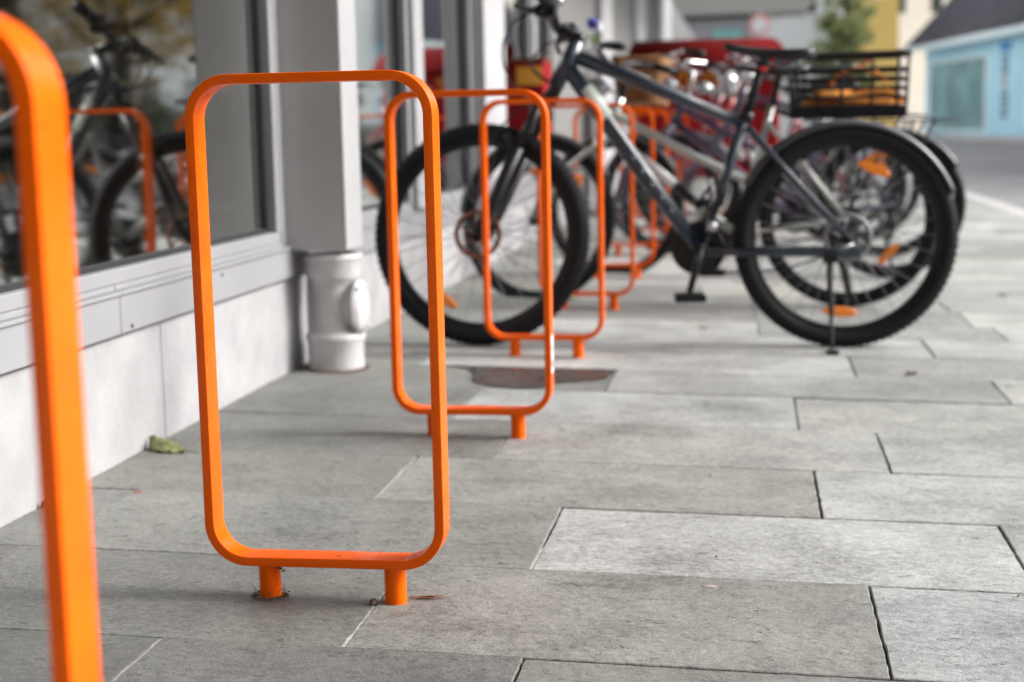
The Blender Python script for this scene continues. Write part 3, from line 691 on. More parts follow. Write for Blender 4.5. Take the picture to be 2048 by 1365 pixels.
# ---- generic city / hybrid bicycle
def city_bike(name_label, loc, rz, c1, c2=None, step=True, deg=0, R=.345, wb=1.12, basket=None, rear_basket=None, lamp=True, sidew=None, saddle_col='saddle', guardm='guard', kz=0.0, light='chrome', crank=-70, refl=((-60, .22),), refl2=((40, .22),), hb_col='chrome', barw=.29, head=.92, dz=0.0, rlamp=None):
    b = empty('bicycle', loc, rz); tag(b, name_label, 'bicycle', 'bicycles parked at the orange stands')
    hub = (wb, R + dz); ht = (wb - .34, head + .02); hbm = (wb - .29, head - .14); bb = (.44, .29)
    T = steer_T(ht, hub, deg)
    wheel(b, (0, R), R, .042, None, refl=refl, side=sidew, guard=.028, gm=guardm, garc=(10, 150), cass=True, spokes=28)
    wheel(b, hub, R, .042, T, refl=refl2, side=sidew, guard=.028, gm=guardm, garc=(5, 150), spokes=28)
    f = MB(); f.tube([(hbm[0], 0, hbm[1] + .02), (bb[0] + .25, 0, bb[1] + .2), bb and (bb[0], 0, bb[1])], .019, n=12)
    f.tube([(ht[0] - .02, 0, ht[1] - .01), (hbm[0], 0, hbm[1])], .021, n=12)
    st_top = (.30, .80)
    if step: f.tube([(hbm[0] - .005, 0, hbm[1] + .10), (.60, 0, .60), (.385, 0, .50)], .016, n=12)
    else: f.tube([(ht[0] - .01, 0, ht[1] - .05), (st_top[0] + .01, 0, st_top[1] - .03)], .016, n=12)
    f.tube([(st_top[0], 0, st_top[1]), (bb[0], 0, bb[1])], .015, n=12)
    for sg in (-1, 1):
        f.tube([(.32, sg * .014, .74), (0, sg * .06, R)], .008, n=8); f.tube([(bb[0], sg * .025, bb[1]), (0, sg * .06, R)], .009, n=8)
    fr = f.build('frame', c1, b)
    if c2:
        q = MB(); p0 = Vector((hbm[0], 0, hbm[1] + .02)); p1 = Vector((bb[0] + .25, 0, bb[1] + .2)); q.tube([p0.lerp(p1, .55), p0.lerp(p1, .98)], .0215, n=12); q.tube([Vector((p1.x, 0, p1.z)), p1.lerp(Vector((bb[0], 0, bb[1])), .45)], .0215, n=12, mi=1); q.build('frame_band', [c2, 'black'], fr)
    q = MB(); q.tube([(st_top[0], 0, st_top[1]), (.27, 0, .93)], .0135, n=10); q.build('seatpost', 'black', b)
    saddle(b, (.42, .965 + kz), (.15, .955 + kz), .09, saddle_col)
    q = MB(T)
    for sg in (-1, 1): q.tube([(hbm[0] + .01, sg * .03, hbm[1] - .01), (hbm[0] + .03, sg * .05, hbm[1] - .06), (hub[0] - .05, sg * .05, hub[1] + .14), (hub[0], sg * .05, hub[1])], .012, n=8)
    q.ball((hbm[0] + .012, 0, hbm[1] - .015), .03, sc=(1, 1.6, .8)); q.build('fork', c1, b)
    q = MB(T); q.tube([(ht[0] - .02, 0, ht[1] - .02), (ht[0] - .045, 0, ht[1] + .08), (ht[0], 0, ht[1] + .11)], .013, n=10)
    cx, cz = ht[0], ht[1] + .11
    half = [(cx + .01, .05, cz + .005), (cx + .02, .14, cz + .045), (cx - .04, .24, cz + .05), (cx - .13, barw, cz + .03)]
    q.tube([(x, -y_, z) for x, y_, z in half[::-1]] + half, .011, n=10); hb = q.build('handlebar', hb_col, b)
    for sg in (-1, 1):
        g = MB(T); g.tube([(cx - .06, sg * .255, cz + .045), (cx - .15, sg * (barw + .01), cz + .025)], .017, n=10); g.build('grip', 'black_matt', hb)
        l = MB(T); l.tube([(cx + .0, sg * .20, cz + .05), (cx + .05, sg * .21, cz + .03), (cx - .03, sg * (barw + .01), cz + .0)], .006, n=6); l.build('brake_lever', 'alloy', hb)
    q = MB(T); q.tube(bezier([(cx + .05, .21, cz + .03), (cx + .16, .16, cz + .10), (cx + .14, .02, cz - .15), (cx + .0, .02, cz - .3)], 12), .003, n=5); q.build('cables', 'black_matt', hb)
    if lamp:
        q = MB(T); q.lathe([(.001, .055), (.035, .05), (.042, .03), (.042, .0), (.03, -.03), (.012, -.05)], (cx + .08, 0, cz - .08), axis='x', n=18); q.tube([(cx + .06, 0, cz - .08), (cx - .02, 0, cz - .11)], .006, n=6); q.build('headlight', light, b)
    pedalset(b, bb, ang=crank, ring=.08, crank=.165)
    # rear carrier
    q = MB(); zc = 2 * R + .05
    for sg in (-1, 1):
        q.tube([(.27, sg * .03, zc + .02), (.22, sg * .055, zc), (-.24, sg * .055, zc), (-.30, 0, zc - .005)], .005, n=6); q.tube([(-.10, sg * .06, zc), (.0, sg * .062, R + .02)], .005, n=6); q.tube([(-.2, sg * .06, zc), (.0, sg * .062, R + .02)], .005, n=6)
    for x in (.15, .0, -.15): q.tube([(x, -.055, zc), (x, .055, zc)], .004, n=6)
    q.build('carrier', 'black_matt', b)
    if rlamp: q = MB(); q.ball((.10, 0, .985 + kz), .022); q.tube([(.10, 0, .985 + kz), (.16, 0, .93 + kz)], .006, n=6); q.build('rear_lamp', rlamp, b)
    q = MB(); q.tube([(.40, -.05, .36), (.02, -.05, R + .04)], .004, n=5); q.tube([(.44, -.05, .215), (.03, -.05, R - .06)], .004, n=5); q.tube([(0, -.055, R), (-.03, -.06, R - .09), (.0, -.06, R - .17)], .012, n=8); q.build('chain', 'black', b)
    q = MB(); q.tube([(.05, .06, .28), (-.02, .15, gz(loc[0]) - loc[2] + .005)], .007, n=8); q.build('kickstand', 'black_matt', b)
    if basket:
        q = MB(T); bx, bz, bw, bd, bh = cx + .20, cz - .13, .15, .11, .20
        for lv in range(9):
            t = lv / 8; s = .82 + .18 * t; ring_ = []
            for (dx, dy) in ((-bd, -bw), (-bd, bw), (bd, bw), (bd, -bw)): ring_.append((bx + dx * s, dy * s, bz - .03 + bh * t))
            q.tube([Vector(p) for p in ring_], .0125 if lv < 8 else .016, n=6, closed=True)
        for i in range(9):
            u = -1 + 2 * i / 8
            for (a, c_) in (((-bd, bw * u), 0), ((bd, bw * u), 0), ((bd * u, -bw), 0), ((bd * u, bw), 0)): q.tube([(bx + a[0] * .82, a[1] * .82, bz - .03), (bx + a[0], a[1], bz - .03 + bh)], .006, n=5)
        q.box((bx - bd * .82, -bw * .82, bz - .035), (bx + bd * .82, bw * .82, bz - .025)); q.build('front_basket', basket, b)
    return b, T, (cx, cz)

# ---- bicycle two: white and silver hybrid with the black crate basket
A2 = (.372, 6.10, gz(.372)); rz2 = math.atan2(.10, -.995)
b2, T2, bar2 = city_bike('white and silver bicycle second in the row with a black slatted rear basket', A2, rz2, 'silver', 'white_paint', deg=-14, R=.352, wb=1.27, guardm='guard_silver', light='chrome', crank=-60, hb_col='black', head=.84, sidew=None, refl=((116, .23), (-138, .21)), refl2=((95, .20),))
# crate basket on its carrier
cr = MB(); x0, x1, y0, y1, z0, z1 = -.215, .215, -.17, .17, .752, .972
def crate(x0, x1, y0, y1, z0, z1):
    fl = .022
    def P_(x, y_, t):  # flare outwards to the top
        cxm, cym = (x0 + x1) / 2, (y0 + y1) / 2; s = 1 + fl * 2.2 * t
        return (cxm + (x - cxm) * s, cym + (y_ - cym) * s, z0 + (z1 - z0) * t)
    for i, t in enumerate((0, .17, .33, .49, .65, .81)):
        cr.tube([P_(a_, b_, t) for a_, b_ in rrect(x0, x1, y0, y1, .055, 6)], .0088, n=6, closed=True, squash=(.8, 1))
    rim = rrect(x0 - .012, x1 + .012, y0 - .01, y1 + .01, .06, 8)
    cr.tube([(p[0], p[1], z1 + .020 * math.cos((p[0] - x0) / (x1 - x0) * math.pi * 2)) for p in rim], .0095, n=8, closed=True)
    for u in (.08, .30, .55, .76, .92):
        for yy in (y0, y1): 
            wd = .016 if u in (.08, .55, .92) else .009
            cr.tube([P_(x0 + (x1 - x0) * u, yy, 0), P_(x0 + (x1 - x0) * u, yy, 1)], wd, n=6, squash=(1, .45))
    for u in (.2, .4, .6, .8):
        for xx in (x0, x1): cr.tube([P_(xx, y0 + (y1 - y0) * u, 0), P_(xx, y0 + (y1 - y0) * u, 1)], .007, n=6)
    for u in range(9): xx = x0 + (x1 - x0) * (u + .5) / 9; cr.tube([(xx, y0, z0), (xx, y1, z0)], .005, n=5)
    cr.box((x0, y1 - .004, z0 - .006), (x1, y1 + .004, z0 + .036)); cr.box((x0, y0 - .004, z0 - .006), (x1, y0 + .004, z0 + .036))
crate(x0, x1, y0, y1, z0, z1); cr.build('rear_basket', 'black_matt', b2)
q = MB(); q.tube([T2 @ Vector((bar2[0], .0, bar2[1])), T2 @ Vector((bar2[0] + .11, -.02, bar2[1] + .09))], .005, n=6); q2 = q.build('bar_mount', 'black', b2)
# cloth bag lying in the crate, its own thing
def world_of(b, p): return Matrix.Translation(b.location) @ Matrix.Rotation(b.rotation_euler.z, 4, 'Z') @ Vector(p)
bgp = world_of(b2, (-.02, 0, z0 + .006)); bag = empty('cloth_bag', bgp, rz2)
tag(bag, 'crumpled orange and yellow cloth bag lying in the black rear basket', 'bag')
q = MB(); n = 28; m_ = 18; vs = []
for i in range(m_ + 1):
    for k in range(n):
        a = 2 * math.pi * k / n; ph = math.pi * i / m_
        rx, ry, rzq = .195, .13, .052
        wob = 1 + .10 * math.sin(a * 3 + i * .9) + .07 * math.sin(a * 7 + i * 1.7)
        vs.append((rx * math.sin(ph) ** .6 * math.cos(a) * wob, ry * math.sin(ph) ** .6 * math.sin(a) * wob, max(0, .045 - rzq * math.cos(ph) * (1 + .25 * math.sin(3 * a)))))
q.add(vs, [(i * n + k, i * n + (k + 1) % n, (i + 1) * n + (k + 1) % n, (i + 1) * n + k) for i in range(m_) for k in range(n)]); q.build('bag_body', 'orangecloth', bag)
q = MB(); q.tube(bezier([(-.12, .02, .12), (-.08, .05, .20), (.05, .05, .2), (.09, .02, .12)], 12), .008, n=8); q.build('handle', 'orangecloth', bag)
# flower fixed to the handlebar
fl = empty('posy', world_of(b2, T2 @ Vector((bar2[0] + .11, -.02, bar2[1] + .10))), 0); tag(fl, 'small blue and white flower posy standing on the second bicycle handlebar', 'flowers')
q = MB(); q.tube([(0, 0, -.02), (0, 0, .05)], .006, n=6)
for i in range(7): a = i * .9; q.add([(0, 0, .0), (.02 * math.cos(a), .02 * math.sin(a), .025), (.034 * math.cos(a), .034 * math.sin(a), .045), (.018 * math.cos(a + .5), .018 * math.sin(a + .5), .03)], [(0, 1, 2, 3)])
q.build('leaves', 'leafgreen', fl)
q = MB(); q.ball((-.012, 0, .085), .018); q.ball((-.018, .01, .10), .014); q.ball((.0, -.012, .098), .013); q.build('blue_flower', 'bottleblue', fl)
q = MB(); q.ball((.016, 0, .07), .017); q.ball((.02, -.008, .085), .012); q.build('white_flower', 'petalwhite', fl)

# ---- the rest of the row
b3, T3, bar3 = city_bike('dark purple city bike third in the row with a brown wicker front basket', (.64, 7.30, gz(.64)), math.atan2(.03, -1), 'purple', None, deg=-8, wb=1.31, kz=.05, rlamp='redlens', basket='wicker', sidew='brown_rim', guardm='guard', head=.88, refl=((75, .24),), refl2=((30, .22),), crank=-20)
b4, T4, bar4 = city_bike('violet bicycle with white bands fourth in the row, round silver headlight', (.72, 8.45, gz(.72)), math.atan2(-.02, -1), 'purple', 'white_paint', deg=12, step=False, head=.93, sidew=None, refl=((-30, .24),), refl2=((200, .22),), crank=10)
b5, T5, bar5 = city_bike('maroon step-through bicycle fifth in the row behind the violet one', (.55, 9.10, gz(.55)), math.atan2(.02, -1), 'maroon', None, deg=5, wb=1.1, head=.90, sidew=None, refl=((150, .24),), crank=-40)
b6, T6, bar6 = city_bike('black bicycle sixth in the row with a maroon band on its down tube', (.70, 9.75, gz(.70)), math.pi, 'black', 'maroon', deg=-15, step=False, head=.9, crank=30)
b7, T7, bar7 = city_bike('red bicycle last in the row in front of the red cart', (.62, 10.6, gz(.62)), math.atan2(-.03, -1), 'redframe', 'white_paint', deg=6, head=.9, crank=-90)

# ------------------------------------------------------------------ red market cart
rc = empty('market_cart', (-.36, 12.3, gz(-.36))); tag(rc, 'red cart with dark red canopy lid and yellow lettering behind the bicycles', 'cart')
q = MB(); q.box((-.56, -.4, .30), (.56, .4, 1.18)); q.build('body', 'redbox', rc, bevel=.03)
q = MB(); vs = []; n = 12
for i in range(n + 1):
    t = i / n; yy = -.48 + .96 * t; z = 1.19 + .20 * math.sin(math.pi * t) ** .5
    vs += [(-.62 + .06 * math.sin(math.pi * t), yy, z), (.62 - .12 * math.sin(math.pi * t), yy, z)]
vs += [(-.62, -.48, 1.17), (.62, -.48, 1.17), (-.62, .48, 1.17), (.62, .48, 1.17)]
q.add(vs, [(2 * i, 2 * i + 1, 2 * i + 3, 2 * i + 2) for i in range(n)] + [(26, 27, 1, 0), (28, 24, 25, 29)[:4]] + [tuple([26] + [2 * i for i in range(n + 1)] + [28])] + [tuple([27] + [2 * i + 1 for i in range(n + 1)] + [29])]); q.build('lid', 'reddark', rc)
q = MB()
x = -.22
for wd in (.05, .045, .05, .04, .05):
    q.box((x, -.406, .98), (x + wd * .35, -.4, 1.12)); q.box((x, -.406, 1.09), (x + wd, -.4005, 1.121)); q.box((x, -.4065, .979), (x + wd, -.4005, 1.005)); x += wd + .022
q.build('lettering', 'yellow', rc)
q = MB()
x = .16
for wd in (.04, .05, .04, .045): q.box((x, -.405, .95), (x + wd, -.4, 1.06)); x += wd + .02
q.build('small_print', 'pinkprint', rc)
for (x, y_) in ((-.42, -.3), (.42, -.3), (-.42, .3), (.42, .3)):
    q = MB(); q.lathe([(.02, -.03), (.14, -.03), (.15, -.02), (.15, .02), (.14, .03), (.02, .03)], (x, y_, .15), axis='y', n=24); q.tube([(x, y_, .15), (x, y_, .30)], .02, n=8); q.build('wheel', 'tyre', rc)
# red and yellow window reflection, built as an added box
kb = empty('reflection_box', (-1.22, 8.4, gz(-1.22))); tag(kb, 'added narrow red box with yellow panel in place of a shop window reflection', 'box')
q = MB(); q.box((-.09, -.16, .55), (.09, .16, 1.06)); q.build('body', 'redbox', kb, bevel=.01)
q = MB(); q.box((-.06, -.166, .93), (.08, -.16, 1.03)); q.build('front_panel', 'yellow', kb); q = MB(); q.box((-.10, -.17, 1.061), (.10, .17, 1.08)); q.build('lid', 'brownboard', kb, bevel=.005)

# ------------------------------------------------------------------ small litter
lf = empty('curled_leaf', (-1.285, 3.11, gz(-1.28) + .001), R_(-20)); tag(lf, 'crumpled green-brown leaf lying at the foot of the white plinth', 'leaf')
q = MB(); n = 16; m_ = 8; vs = []
for i in range(n + 1):
    t = i / n; hw = .030 * math.sin(math.pi * min(1, t * 1.02)) ** .75 * (1 + .12 * math.sin(i * 2.6)) + .001
    for k in range(m_ + 1):
        u = -1 + 2 * k / m_; vs.append((-.055 + .10 * t, hw * u * .9, .004 + .015 * (1 - abs(u)) * math.sin(math.pi * t) ** .7 + .022 * (1 - t) ** 2 * (1 + u) * .6 + .0045 * math.sin(i * 1.7 + k * 2.3)))
q.add(vs, [(i * (m_ + 1) + k, (i + 1) * (m_ + 1) + k, (i + 1) * (m_ + 1) + k + 1, i * (m_ + 1) + k + 1) for i in range(n) for k in range(m_)]); q.build('blade', 'leafdry', lf).modifiers.new('s', 'SOLIDIFY').thickness = .0012
q = MB(); q.tube([(.045, 0, .006), (.06, .006, .004), (.085, .004, .003)], .0014, n=6); q.build('stalk', 'leafgreen', lf)
def blob(name, x, y, rx, ry, h, m_, lab, cat, grp=None, n=14):
    q = MB(); rad = [random.uniform(.75, 1.15) for _ in range(n)]
    vs = [(rx * rad[k] * math.cos(2 * math.pi * k / n), ry * rad[k] * math.sin(2 * math.pi * k / n), 0) for k in range(n)] + [(rx * .7 * rad[k] * math.cos(2 * math.pi * k / n), ry * .7 * rad[k] * math.sin(2 * math.pi * k / n), h) for k in range(n)] + [(0, 0, h * 1.2)]
    q.add(vs, [(k, (k + 1) % n, n + (k + 1) % n, n + k) for k in range(n)] + [(n + k, n + (k + 1) % n, 2 * n) for k in range(n)])
    o = q.build(name, m_, loc=(x, y, gz(x) + .0015)); o.rotation_euler = (0, math.atan(SL), 0); return tag(o, lab, cat, grp)
blob('leaf_scrap', -1.20, 2.74, .012, .004, .002, 'wrapper', 'tiny rust-red leaf scrap on the slab left of the focused hoop', 'leaf')
blob('dirt_crumb', -1.33, 2.61, .010, .008, .010, 'dirt', 'dark crumb of soil against the plinth beside the nearest hoop', 'dirt')
blob('dirt_crumb', -.571, 2.146, .006, .008, .006, 'dirt', 'soil crumb against the right foot of the focused hoop', 'dirt')
q = MB()
for k in range(70):
    a = random.uniform(0, 2 * math.pi); r = random.gauss(.024, .0035); x = r * math.cos(a); yy = r * math.sin(a) * 1.0; s = random.uniform(.0006, .0022)
    q.ball((x, yy, s * .5), s, n=4, sc=(1.6, 1, .8))
for k in range(9):
    a = random.uniform(2.2, 6.6); r = .018; x, yy = r * math.cos(a), r * math.sin(a); p = [(x, yy, .002)]
    for j in range(4): p.append((p[-1][0] + random.uniform(-.004, .006) * math.copysign(1, x), p[-1][1] + random.uniform(-.004, .002), p[-1][2] + random.uniform(.0, .007)))
    q.tube(p, .0004, n=4)
o = q.build('grit_ring', 'dirt', loc=(-.738, 2.1615, gz(-.738) + .0015)); tag(o, 'ring of grit and cobweb threads around the left foot of the focused hoop', 'dirt')
q = MB()
for cx_, cy_, cz_ in ((.0205, -.006, .044), (.018, -.010, .046), (.023, -.004, .04)): q.ball((cx_, cy_, cz_), .002, n=4)
o = q.build('insect_cocoon', 'dirt', loc=(-.738, 2.1615, gz(-.738) + .0015)); tag(o, 'tiny dark speck stuck under the focused hoop bar by its left foot', 'dirt')
# rust stain: a paper-thin deposit made of many flecks, and gum spots
q = MB()
for k in range(260):
    x = random.gauss(0, .013); yy = random.gauss(0, .004) + x * .12; s = random.uniform(.0004, .0013); q.add([(x + s * 2 * math.cos(a), yy + s * math.sin(a), .0) for a in (0, 1.2, 2.5, 3.7, 5)], [(0, 1, 2, 3, 4)])
o = q.build('rust_flecks', 'rustdust', loc=(-.497, 2.185, gz(-.497) + .003)); tag(o, 'faint orange rust flecks on the slab right of the focused hoop foot', 'stain')
blob('chewing_gum', -.085 + .02, 2.315, .012, .006, .0008, 'gum', 'flattened pale chewing gum spot on the grey slab right of the focused hoop', 'gum')
q = MB()
for k in range(90):
    x = random.uniform(-1.2, 1.2); yy = random.uniform(1.7, 4.5); s = random.uniform(.0007, .0020); q.ball((x, yy, gz(x) + s * .4), s, n=3, mi=random.choice((0, 0, 1)), sc=(1.3, 1, .7))
o = q.build('grit', ['gum', 'dirt']); o['kind'] = 'stuff'; tag(o, 'scattered pale and dark grit on the stone paving', 'grit')
def small_leaf(x, yy, rz, s, m_, lab):
    q = MB(); vs = []
    for i in range(7):
        t = i / 6; hw = s * .35 * math.sin(math.pi * t) + .0005; vs += [(s * (t - .5), -hw, .006 * random.random()), (s * (t - .5), 0, .002), (s * (t - .5), hw, .006 * random.random())]
    q.add(vs, [(3 * i + k, 3 * i + 3 + k, 3 * i + 4 + k, 3 * i + 1 + k) for i in range(6) for k in range(2)])
    o = q.build('fallen_leaf', m_, loc=(x, yy, gz(x) + .003)); o.rotation_euler.z = rz; tag(o, lab, 'leaf', 'fallen leaves on the paving')
M['yleaf'] = mat('yellow_leaf', (.45, .25, .05), .7)
small_leaf(.46, 4.46, 1, .05, 'dirt', 'dry brown leaf on the paving right of the kickstand')
small_leaf(-.17, 5.35, .3, .05, 'yleaf', 'orange leaf on the paving beneath the near bicycle crank')
small_leaf(1.05, 6.6, 2, .06, 'dirt', 'brown leaf on the paving right of the rear wheels')
small_leaf(.92, 9.0, .5, .07, 'yleaf', 'yellow leaf on the paving beside the far bicycles')
small_leaf(2.55, 12.5, .5, .09, 'yleaf', 'yellow leaf lying on the road just beyond the kerb')
small_leaf(1.6, 9.5, 1.2, .06, 'dirt', 'brown leaf on the paving near the kerb')

# ------------------------------------------------------------------ street background
def facade_building(name, lab, p0, p1, h, depth, wall, wins, roof=None, base=-.1, sign=False):
    """street wall runs p0->p1 (xy); building lies to the right-hand side of the run"""
    p0 = Vector((*p0, 0)); p1 = Vector((*p1, 0)); d = (p1 - p0); L = d.length; d.normalize(); nn = Vector((-d.y, d.x, 0))   # nn faces the street
    root = empty(name, (p0.x, p0.y, base), math.atan2(d.y, d.x)); tag(root, lab, 'building')
    # local: x along facade, y outward (+ street), z up
    q = MB(); q.box((0, -depth, 0), (L, -.12, h))
    # wall skin with openings: build strips
    xs = sorted(set([0, L] + [v for w_ in wins for v in (w_[0], w_[1])])); 
    for i in range(len(xs) - 1):
        a, b = xs[i], xs[i + 1]; ws = sorted([(w_[2], w_[3]) for w_ in wins if w_[0] <= a + 1e-6 and w_[1] >= b - 1e-6]); z = 0
        for (c, e) in ws: 
            if c > z: q.box((a, -.119, z), (b, 0, c))
            z = e
        q.box((a, -.119, z), (b, 0, h))
    q.build('wall', wall, root)
    return root, L
# light blue shop across the road
wb_ = [(.6, 3.4, .3, 3.4), (8.8, 19.0, .15, 3.75)]
bl, L = facade_building('blue_shop', 'light blue single storey shop with big teal window and slate roof across the road', (12.1, 64.5), (9.1, 84), 4.6, 9, 'bluewall', [(L0, L1, a, b) for (L0, L1, a, b) in wb_])
for (a, b, c, e) in wb_:
    q = MB(); q.box((a, -.06, c), (b, .05, c + .12)); q.box((a, -.06, e - .12), (b, .05, e)); 
    for xx in (a, b - .35): q.box((xx, -.06, c + .121), (xx + .35, .05, e - .121))
    f = q.build('window', 'blueframe', bl); q = MB(); q.add([(a, -.08, c), (b, -.08, c), (b, -.08, e), (a, -.08, e)], [(0, 1, 2, 3)]); q.build('pane', 'tealpane', f)
q = MB(); q.add([(-1, .9, 4.6), (L + 1, .9, 4.6), (L - 1.5, -4.5, 10.8), (1.5, -4.5, 10.8), (-1, -9.9, 4.6), (L + 1, -9.9, 4.6)], [(0, 1, 2, 3), (3, 2, 5, 4), (1, 5, 2), (0, 3, 4), (0, 4, 5, 1)], 0, False)
for k in range(60):
    xx = -1 + (L + 2) * k / 60; t = (xx + 1) / (L + 2); xt = 1.5 + (L - 3) * t; q.tube([(xx, .93, 4.62), (xt, -4.47, 10.82)], .07, n=5)
rf = q.build('roof', 'slate', bl)
q = MB(); q.box((-.9, .75, 4.32), (L + .9, .95, 4.59)); q.build('gutter', 'blueframe', rf)
# vertical sign on the wall: blue square emblem over upright lettering
q = MB(); q.box((5.6, .01, 3.75), (7.0, .05, 4.15)); q.build('emblem', 'signblue', bl)
q = MB()
for (z, hh) in ((3.4, .22), (3.08, .22), (2.76, .22), (1.75, .22), (1.43, .22), (1.11, .22), (.79, .22)): q.box((5.9, .01, z), (6.8, .04, z + hh * .35)); q.box((5.9, .011, z), (6.15, .041, z + hh)); q.box((6.5, .011, z), (6.8, .041, z + hh * .9))
q.build('lettering', 'signdark', bl)
q = MB(); q.lathe([(.001, .045), (.34, .04), (.34, .01)], (6.4, 0, 2.4), axis='y', n=24); q.build('roundel', 'beige', bl)
q = MB(); q.box((1.6, .6, 0), (3.0, 1.4, 1.0)); o = q.build('cabinet', 'soffit', loc=(7.6, 50, -.08), bevel=.04); tag(o, 'low grey street cabinet in front of the light blue wall at the right edge', 'cabinet')
# white buildings further right and their windows (seen in the glass)
wins = [(x, x + 1.3, z, z + 1.7) for x in (1.5, 4.2, 6.9, 9.6, 12.3, 15, 17.7, 20.4, 23.1, 25.8, 28.5, 31.2, 33.9, 36.6, 39.3) for z in (.9, 4.0, 7.1)]
wh, L = facade_building('white_building', 'white rendered building with rows of dark windows across the road', (17.5, 20), (13.2, 63.4), 11, 9, 'whitewall', wins)
for (a, b, c, e) in wins:
    q = MB(); q.box((a, -.09, c), (b, .03, c + .07)); q.box((a, -.09, e - .07), (b, .03, e)); q.box((a, -.09, c + .071), (a + .07, .03, e - .071)); q.box((b - .07, -.09, c + .071), (b, .03, e - .071)); q.box(((a + b) / 2 - .03, -.09, c + .071), ((a + b) / 2 + .03, .02, e - .071))
    f = q.build('window', 'whitewall', wh); q = MB(); q.add([(a, -.1, c), (b, -.1, c), (b, -.1, e), (a, -.1, e)], [(0, 1, 2, 3)]); q.build('pane', 'darkwin', f)
q = MB(); q.box((-.5, -9.5, 11.001), (L + .5, .5, 11.4)); q.build('roof', 'slate', wh)
# end of the street
q = MB(); root = empty('grey_building', (-1.4, 40, -.2)); tag(root, 'grey building whose upper storey juts out over the end of the pavement', 'building')
q.add([(-8, 0, 3.6), (2.72, 0, 3.72), (3.25, 0, 4.5), (3.25, 0, 10), (-8, 0, 10), (-8, 2, 3.6), (2.72, 2, 3.72), (3.25, 2, 4.5), (3.25, 2, 10), (-8, 2, 10)], [(0, 1, 2, 3, 4), (9, 8, 7, 6, 5), (0, 5, 6, 1), (1, 6, 7, 2), (2, 7, 8, 3), (3, 8, 9, 4), (4, 9, 5, 0)], 0, False)
q.build('upper_storey', 'soffit', root); q = MB(); q.box((-8, .3, 0), (1.35, 1.9, 3.59)); q.build('wall', 'pilaster', root)
q = MB(); q.box((.35, .2, 2.9), (1.1, .299, 3.3)); q.build('fascia_sign', 'teal', root)
def block(name, lab, x0, x1, y0, y1, h, m_, wz=(1, 4, 7), n=3, roofm='slate'):
    root = empty(name, ((x0 + x1) / 2, y0, -.2)); tag(root, lab, 'building'); W = (x1 - x0) / 2
    q = MB(); q.box((-W, 0, 0), (W, y1 - y0, h)); q.build('wall', m_, root)
    for z in wz:
        for i in range(n):
            cx = -W + 2 * W * (i + .5) / n; hw = W / n * .4; q = MB(); q.box((cx - hw, -.06, z), (cx + hw, -.001, z + 1.5)); f = q.build('window', 'whitewall', root)
            q = MB(); q.box((cx - hw * .8, -.08, z + .12), (cx + hw * .8, -.061, z + 1.38)); q.build('pane', 'darkwin', f)
    q = MB(); q.add([(-W - .3, -.3, h), (W + .3, -.3, h), (W + .3, y1 - y0 + .3, h), (-W - .3, y1 - y0 + .3, h), (-W - .3, (y1 - y0) / 2, h + 3), (W + .3, (y1 - y0) / 2, h + 3)], [(0, 1, 5, 4), (3, 4, 5, 2), (0, 4, 3), (1, 2, 5), (0, 3, 2, 1)], 0, False); q.build('roof', roofm, root)
block('white_house', 'bright white house at the street end beneath the grey overhang', .2, 3.0, 64, 76, 9, 'whitewall', wz=(5.2,), n=2)
block('yellow_house', 'ochre yellow house between the trees and the slate roof', 6.2, 8.4, 92, 104, 11, 'yellowwall', wz=(8,), n=1)
block('pale_house', 'pale cream house behind the slate roofed blue shop', 8.7, 16, 108, 120, 12, 'whitewall', wz=(8,), n=3)
block('far_block', 'long pale apartment block closing the street behind everything', -14, 6.0, 125, 135, 11, 'pilaster', wz=(2, 5, 8), n=8)
# unseen building added behind the camera to darken the hoops' front faces
block('shade_block', 'unseen tall dark building added behind the camera to shade the hoop fronts', 3.2, 26, -22, -9, 16, 'shadeblock', wz=(2, 6, 10), n=6)
# round sign
sg_ = empty('road_sign', (.13, 36, -.10)); tag(sg_, 'round white road sign with red rim on a grey pole beyond the cart', 'sign')
q = MB(); q.tube([(0, 0, 0), (0, 0, 3.4)], .03, n=10); q.build('pole', 'galv', sg_)
q = MB(); q.lathe([(.001, -.06), (.19, -.06)], (0, 0, 3.05), axis='y', n=32); q.build('plate_face', 'signwhite', sg_)
q = MB(); q.lathe([(.19, -.062), (.235, -.062), (.235, -.035), (.001, -.035)], (0, 0, 3.05), axis='y', n=32); q.build('rim', 'signred', sg_)

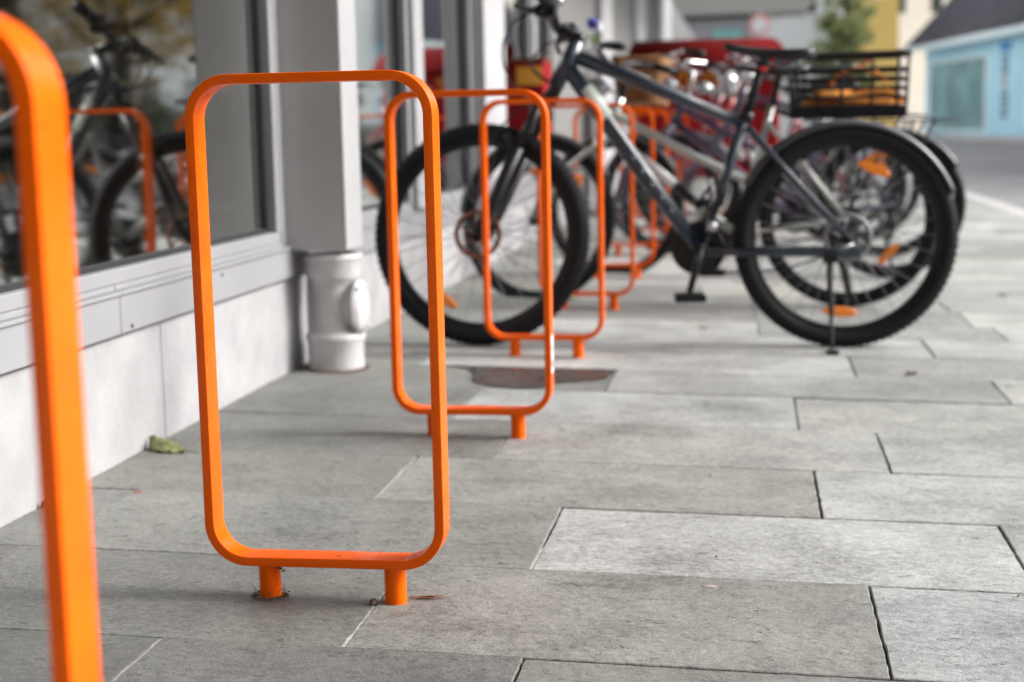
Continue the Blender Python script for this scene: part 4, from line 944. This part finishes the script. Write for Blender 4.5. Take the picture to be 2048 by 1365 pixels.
# ------------------------------------------------------------------ trees and shrubs
def tree(lab, x, y, h, cr_, crz, leafm, n, seed, name='tree', tr=.16, z0=-.1, leaf=.16):
    rnd = random.Random(seed); root = empty(name, (x, y, z0)); tag(root, lab, name.replace('_', ' '))
    q = MB(); limbs = []
    top = Vector((rnd.uniform(-.3, .3), rnd.uniform(-.3, .3), h * .75)); q.tube([(0, 0, 0), (.03, 0, h * .2), top * .55, top], tr, n=10, rs=[tr * 1.15, tr, tr * .7, tr * .25])
    for k in range(11):
        t = rnd.uniform(.27, .8); p = top * t; a = rnd.uniform(0, 6.28); e = p + Vector((math.cos(a) * cr_ * rnd.uniform(.5, .95), math.sin(a) * cr_ * rnd.uniform(.5, .95), rnd.uniform(.1, .5) * crz)); mdl = p.lerp(e, .5) + Vector((0, 0, -.1 * crz)); q.tube([p, mdl, e], .05, n=6, rs=[tr * .45, tr * .25, tr * .08]); limbs.append((p, e))
    q.build('trunk', 'bark', root)
    cl = [(l[0].lerp(l[1], rnd.uniform(.4, 1.05)) + Vector((rnd.gauss(0, .25), rnd.gauss(0, .25), rnd.gauss(.1, .3))), rnd.uniform(.28, .6) * cr_ * .55) for l in limbs for _ in range(4)] + [(top + Vector((rnd.gauss(0, .4 * cr_), rnd.gauss(0, .4 * cr_), rnd.uniform(-.2, .35) * crz)), .3 * cr_) for _ in range(8)]
    q = MB(); verts = []; faces = []
    for i in range(n):
        c, r = cl[i % len(cl)]; p = c + Vector((rnd.gauss(0, 1), rnd.gauss(0, 1), rnd.gauss(0, .8))) * r * .55; u = Vector((rnd.gauss(0, 1), rnd.gauss(0, 1), rnd.gauss(0, 1))).normalized(); v = u.orthogonal().normalized(); s = leaf * rnd.uniform(.6, 1.2); o = len(verts)
        verts += [p - u * s * .5, p + v * s * .32, p + u * s * .5, p - v * s * .32]; faces.append((o, o + 1, o + 2, o + 3))
    q.add(verts, faces, 0, False); q.build('crown', leafm, root); return root
tree('golden autumn tree with a black trunk on the far pavement, mirrored in the shop glass', 9.4, 28, 6.5, 3.0, 2.8, 'gold_leaves', 3600, 3, tr=.24, leaf=.22)
tree('yellowing street tree across the road nearer than the golden one', 9.5, 24, 6.0, 2.2, 2.4, 'gold_leaves', 3000, 5, tr=.18, leaf=.2)
tree('green tree between the white house and the ochre yellow house', 3.5, 60, 8.5, 1.3, 4.0, 'green_leaves', 4500, 9, leaf=.2)
tree('loose green tree in front of the ochre yellow house', 5.0, 80, 9.0, 1.0, 3.0, 'green_leaves', 5000, 12, leaf=.22)
def shrub(lab, x, y, rx, ry, h, n, seed, z0=-.08):
    rnd = random.Random(seed); root = empty('shrub', (x, y, z0)); tag(root, lab, 'shrub', 'clipped dark shrubs along the far pavement')
    q = MB()
    for k in range(8): a = rnd.uniform(0, 6.28); q.tube([(0, 0, 0), (.3 * rx * math.cos(a), .3 * ry * math.sin(a), h * .4), (.7 * rx * math.cos(a), .7 * ry * math.sin(a), h * .8)], .02, n=5)
    q.build('stems', 'bark', root); q = MB(); verts = []; faces = []
    for i in range(n):
        a = rnd.uniform(0, 6.28); z = rnd.uniform(.05, 1); rr = math.sqrt(rnd.uniform(.25, 1)) * (1 - .35 * z ** 3) * (1 + .15 * math.sin(3 * a + seed)); p = Vector((rx * rr * math.cos(a), ry * rr * math.sin(a), h * z * (1 + .12 * math.sin(2 * a + seed)))); u = Vector((rnd.gauss(0, 1), rnd.gauss(0, 1), rnd.gauss(0, 1))).normalized(); v = u.orthogonal().normalized(); s = rnd.uniform(.09, .16); o = len(verts)
        verts += [p - u * s * .5, p + v * s * .35, p + u * s * .5, p - v * s * .35]; faces.append((o, o + 1, o + 2, o + 3))
    q.add(verts, faces, 0, False); q.build('foliage', 'dark_leaves', root)
for i, (x, y, lab) in enumerate(((10.4, 25.5, 'dark shrub on the far pavement closest to the camera'), (10.6, 30, 'dark shrub just beyond the golden autumn tree'), (10.8, 35, 'dark shrub halfway along the white building'), (11, 41, 'dark shrub before the far end of the white building'), (11.2, 48, 'dark shrub nearest the light blue shop'))):
    shrub(lab, x, y, 1.4, 2.4, 1.5, 2600, 20 + i)
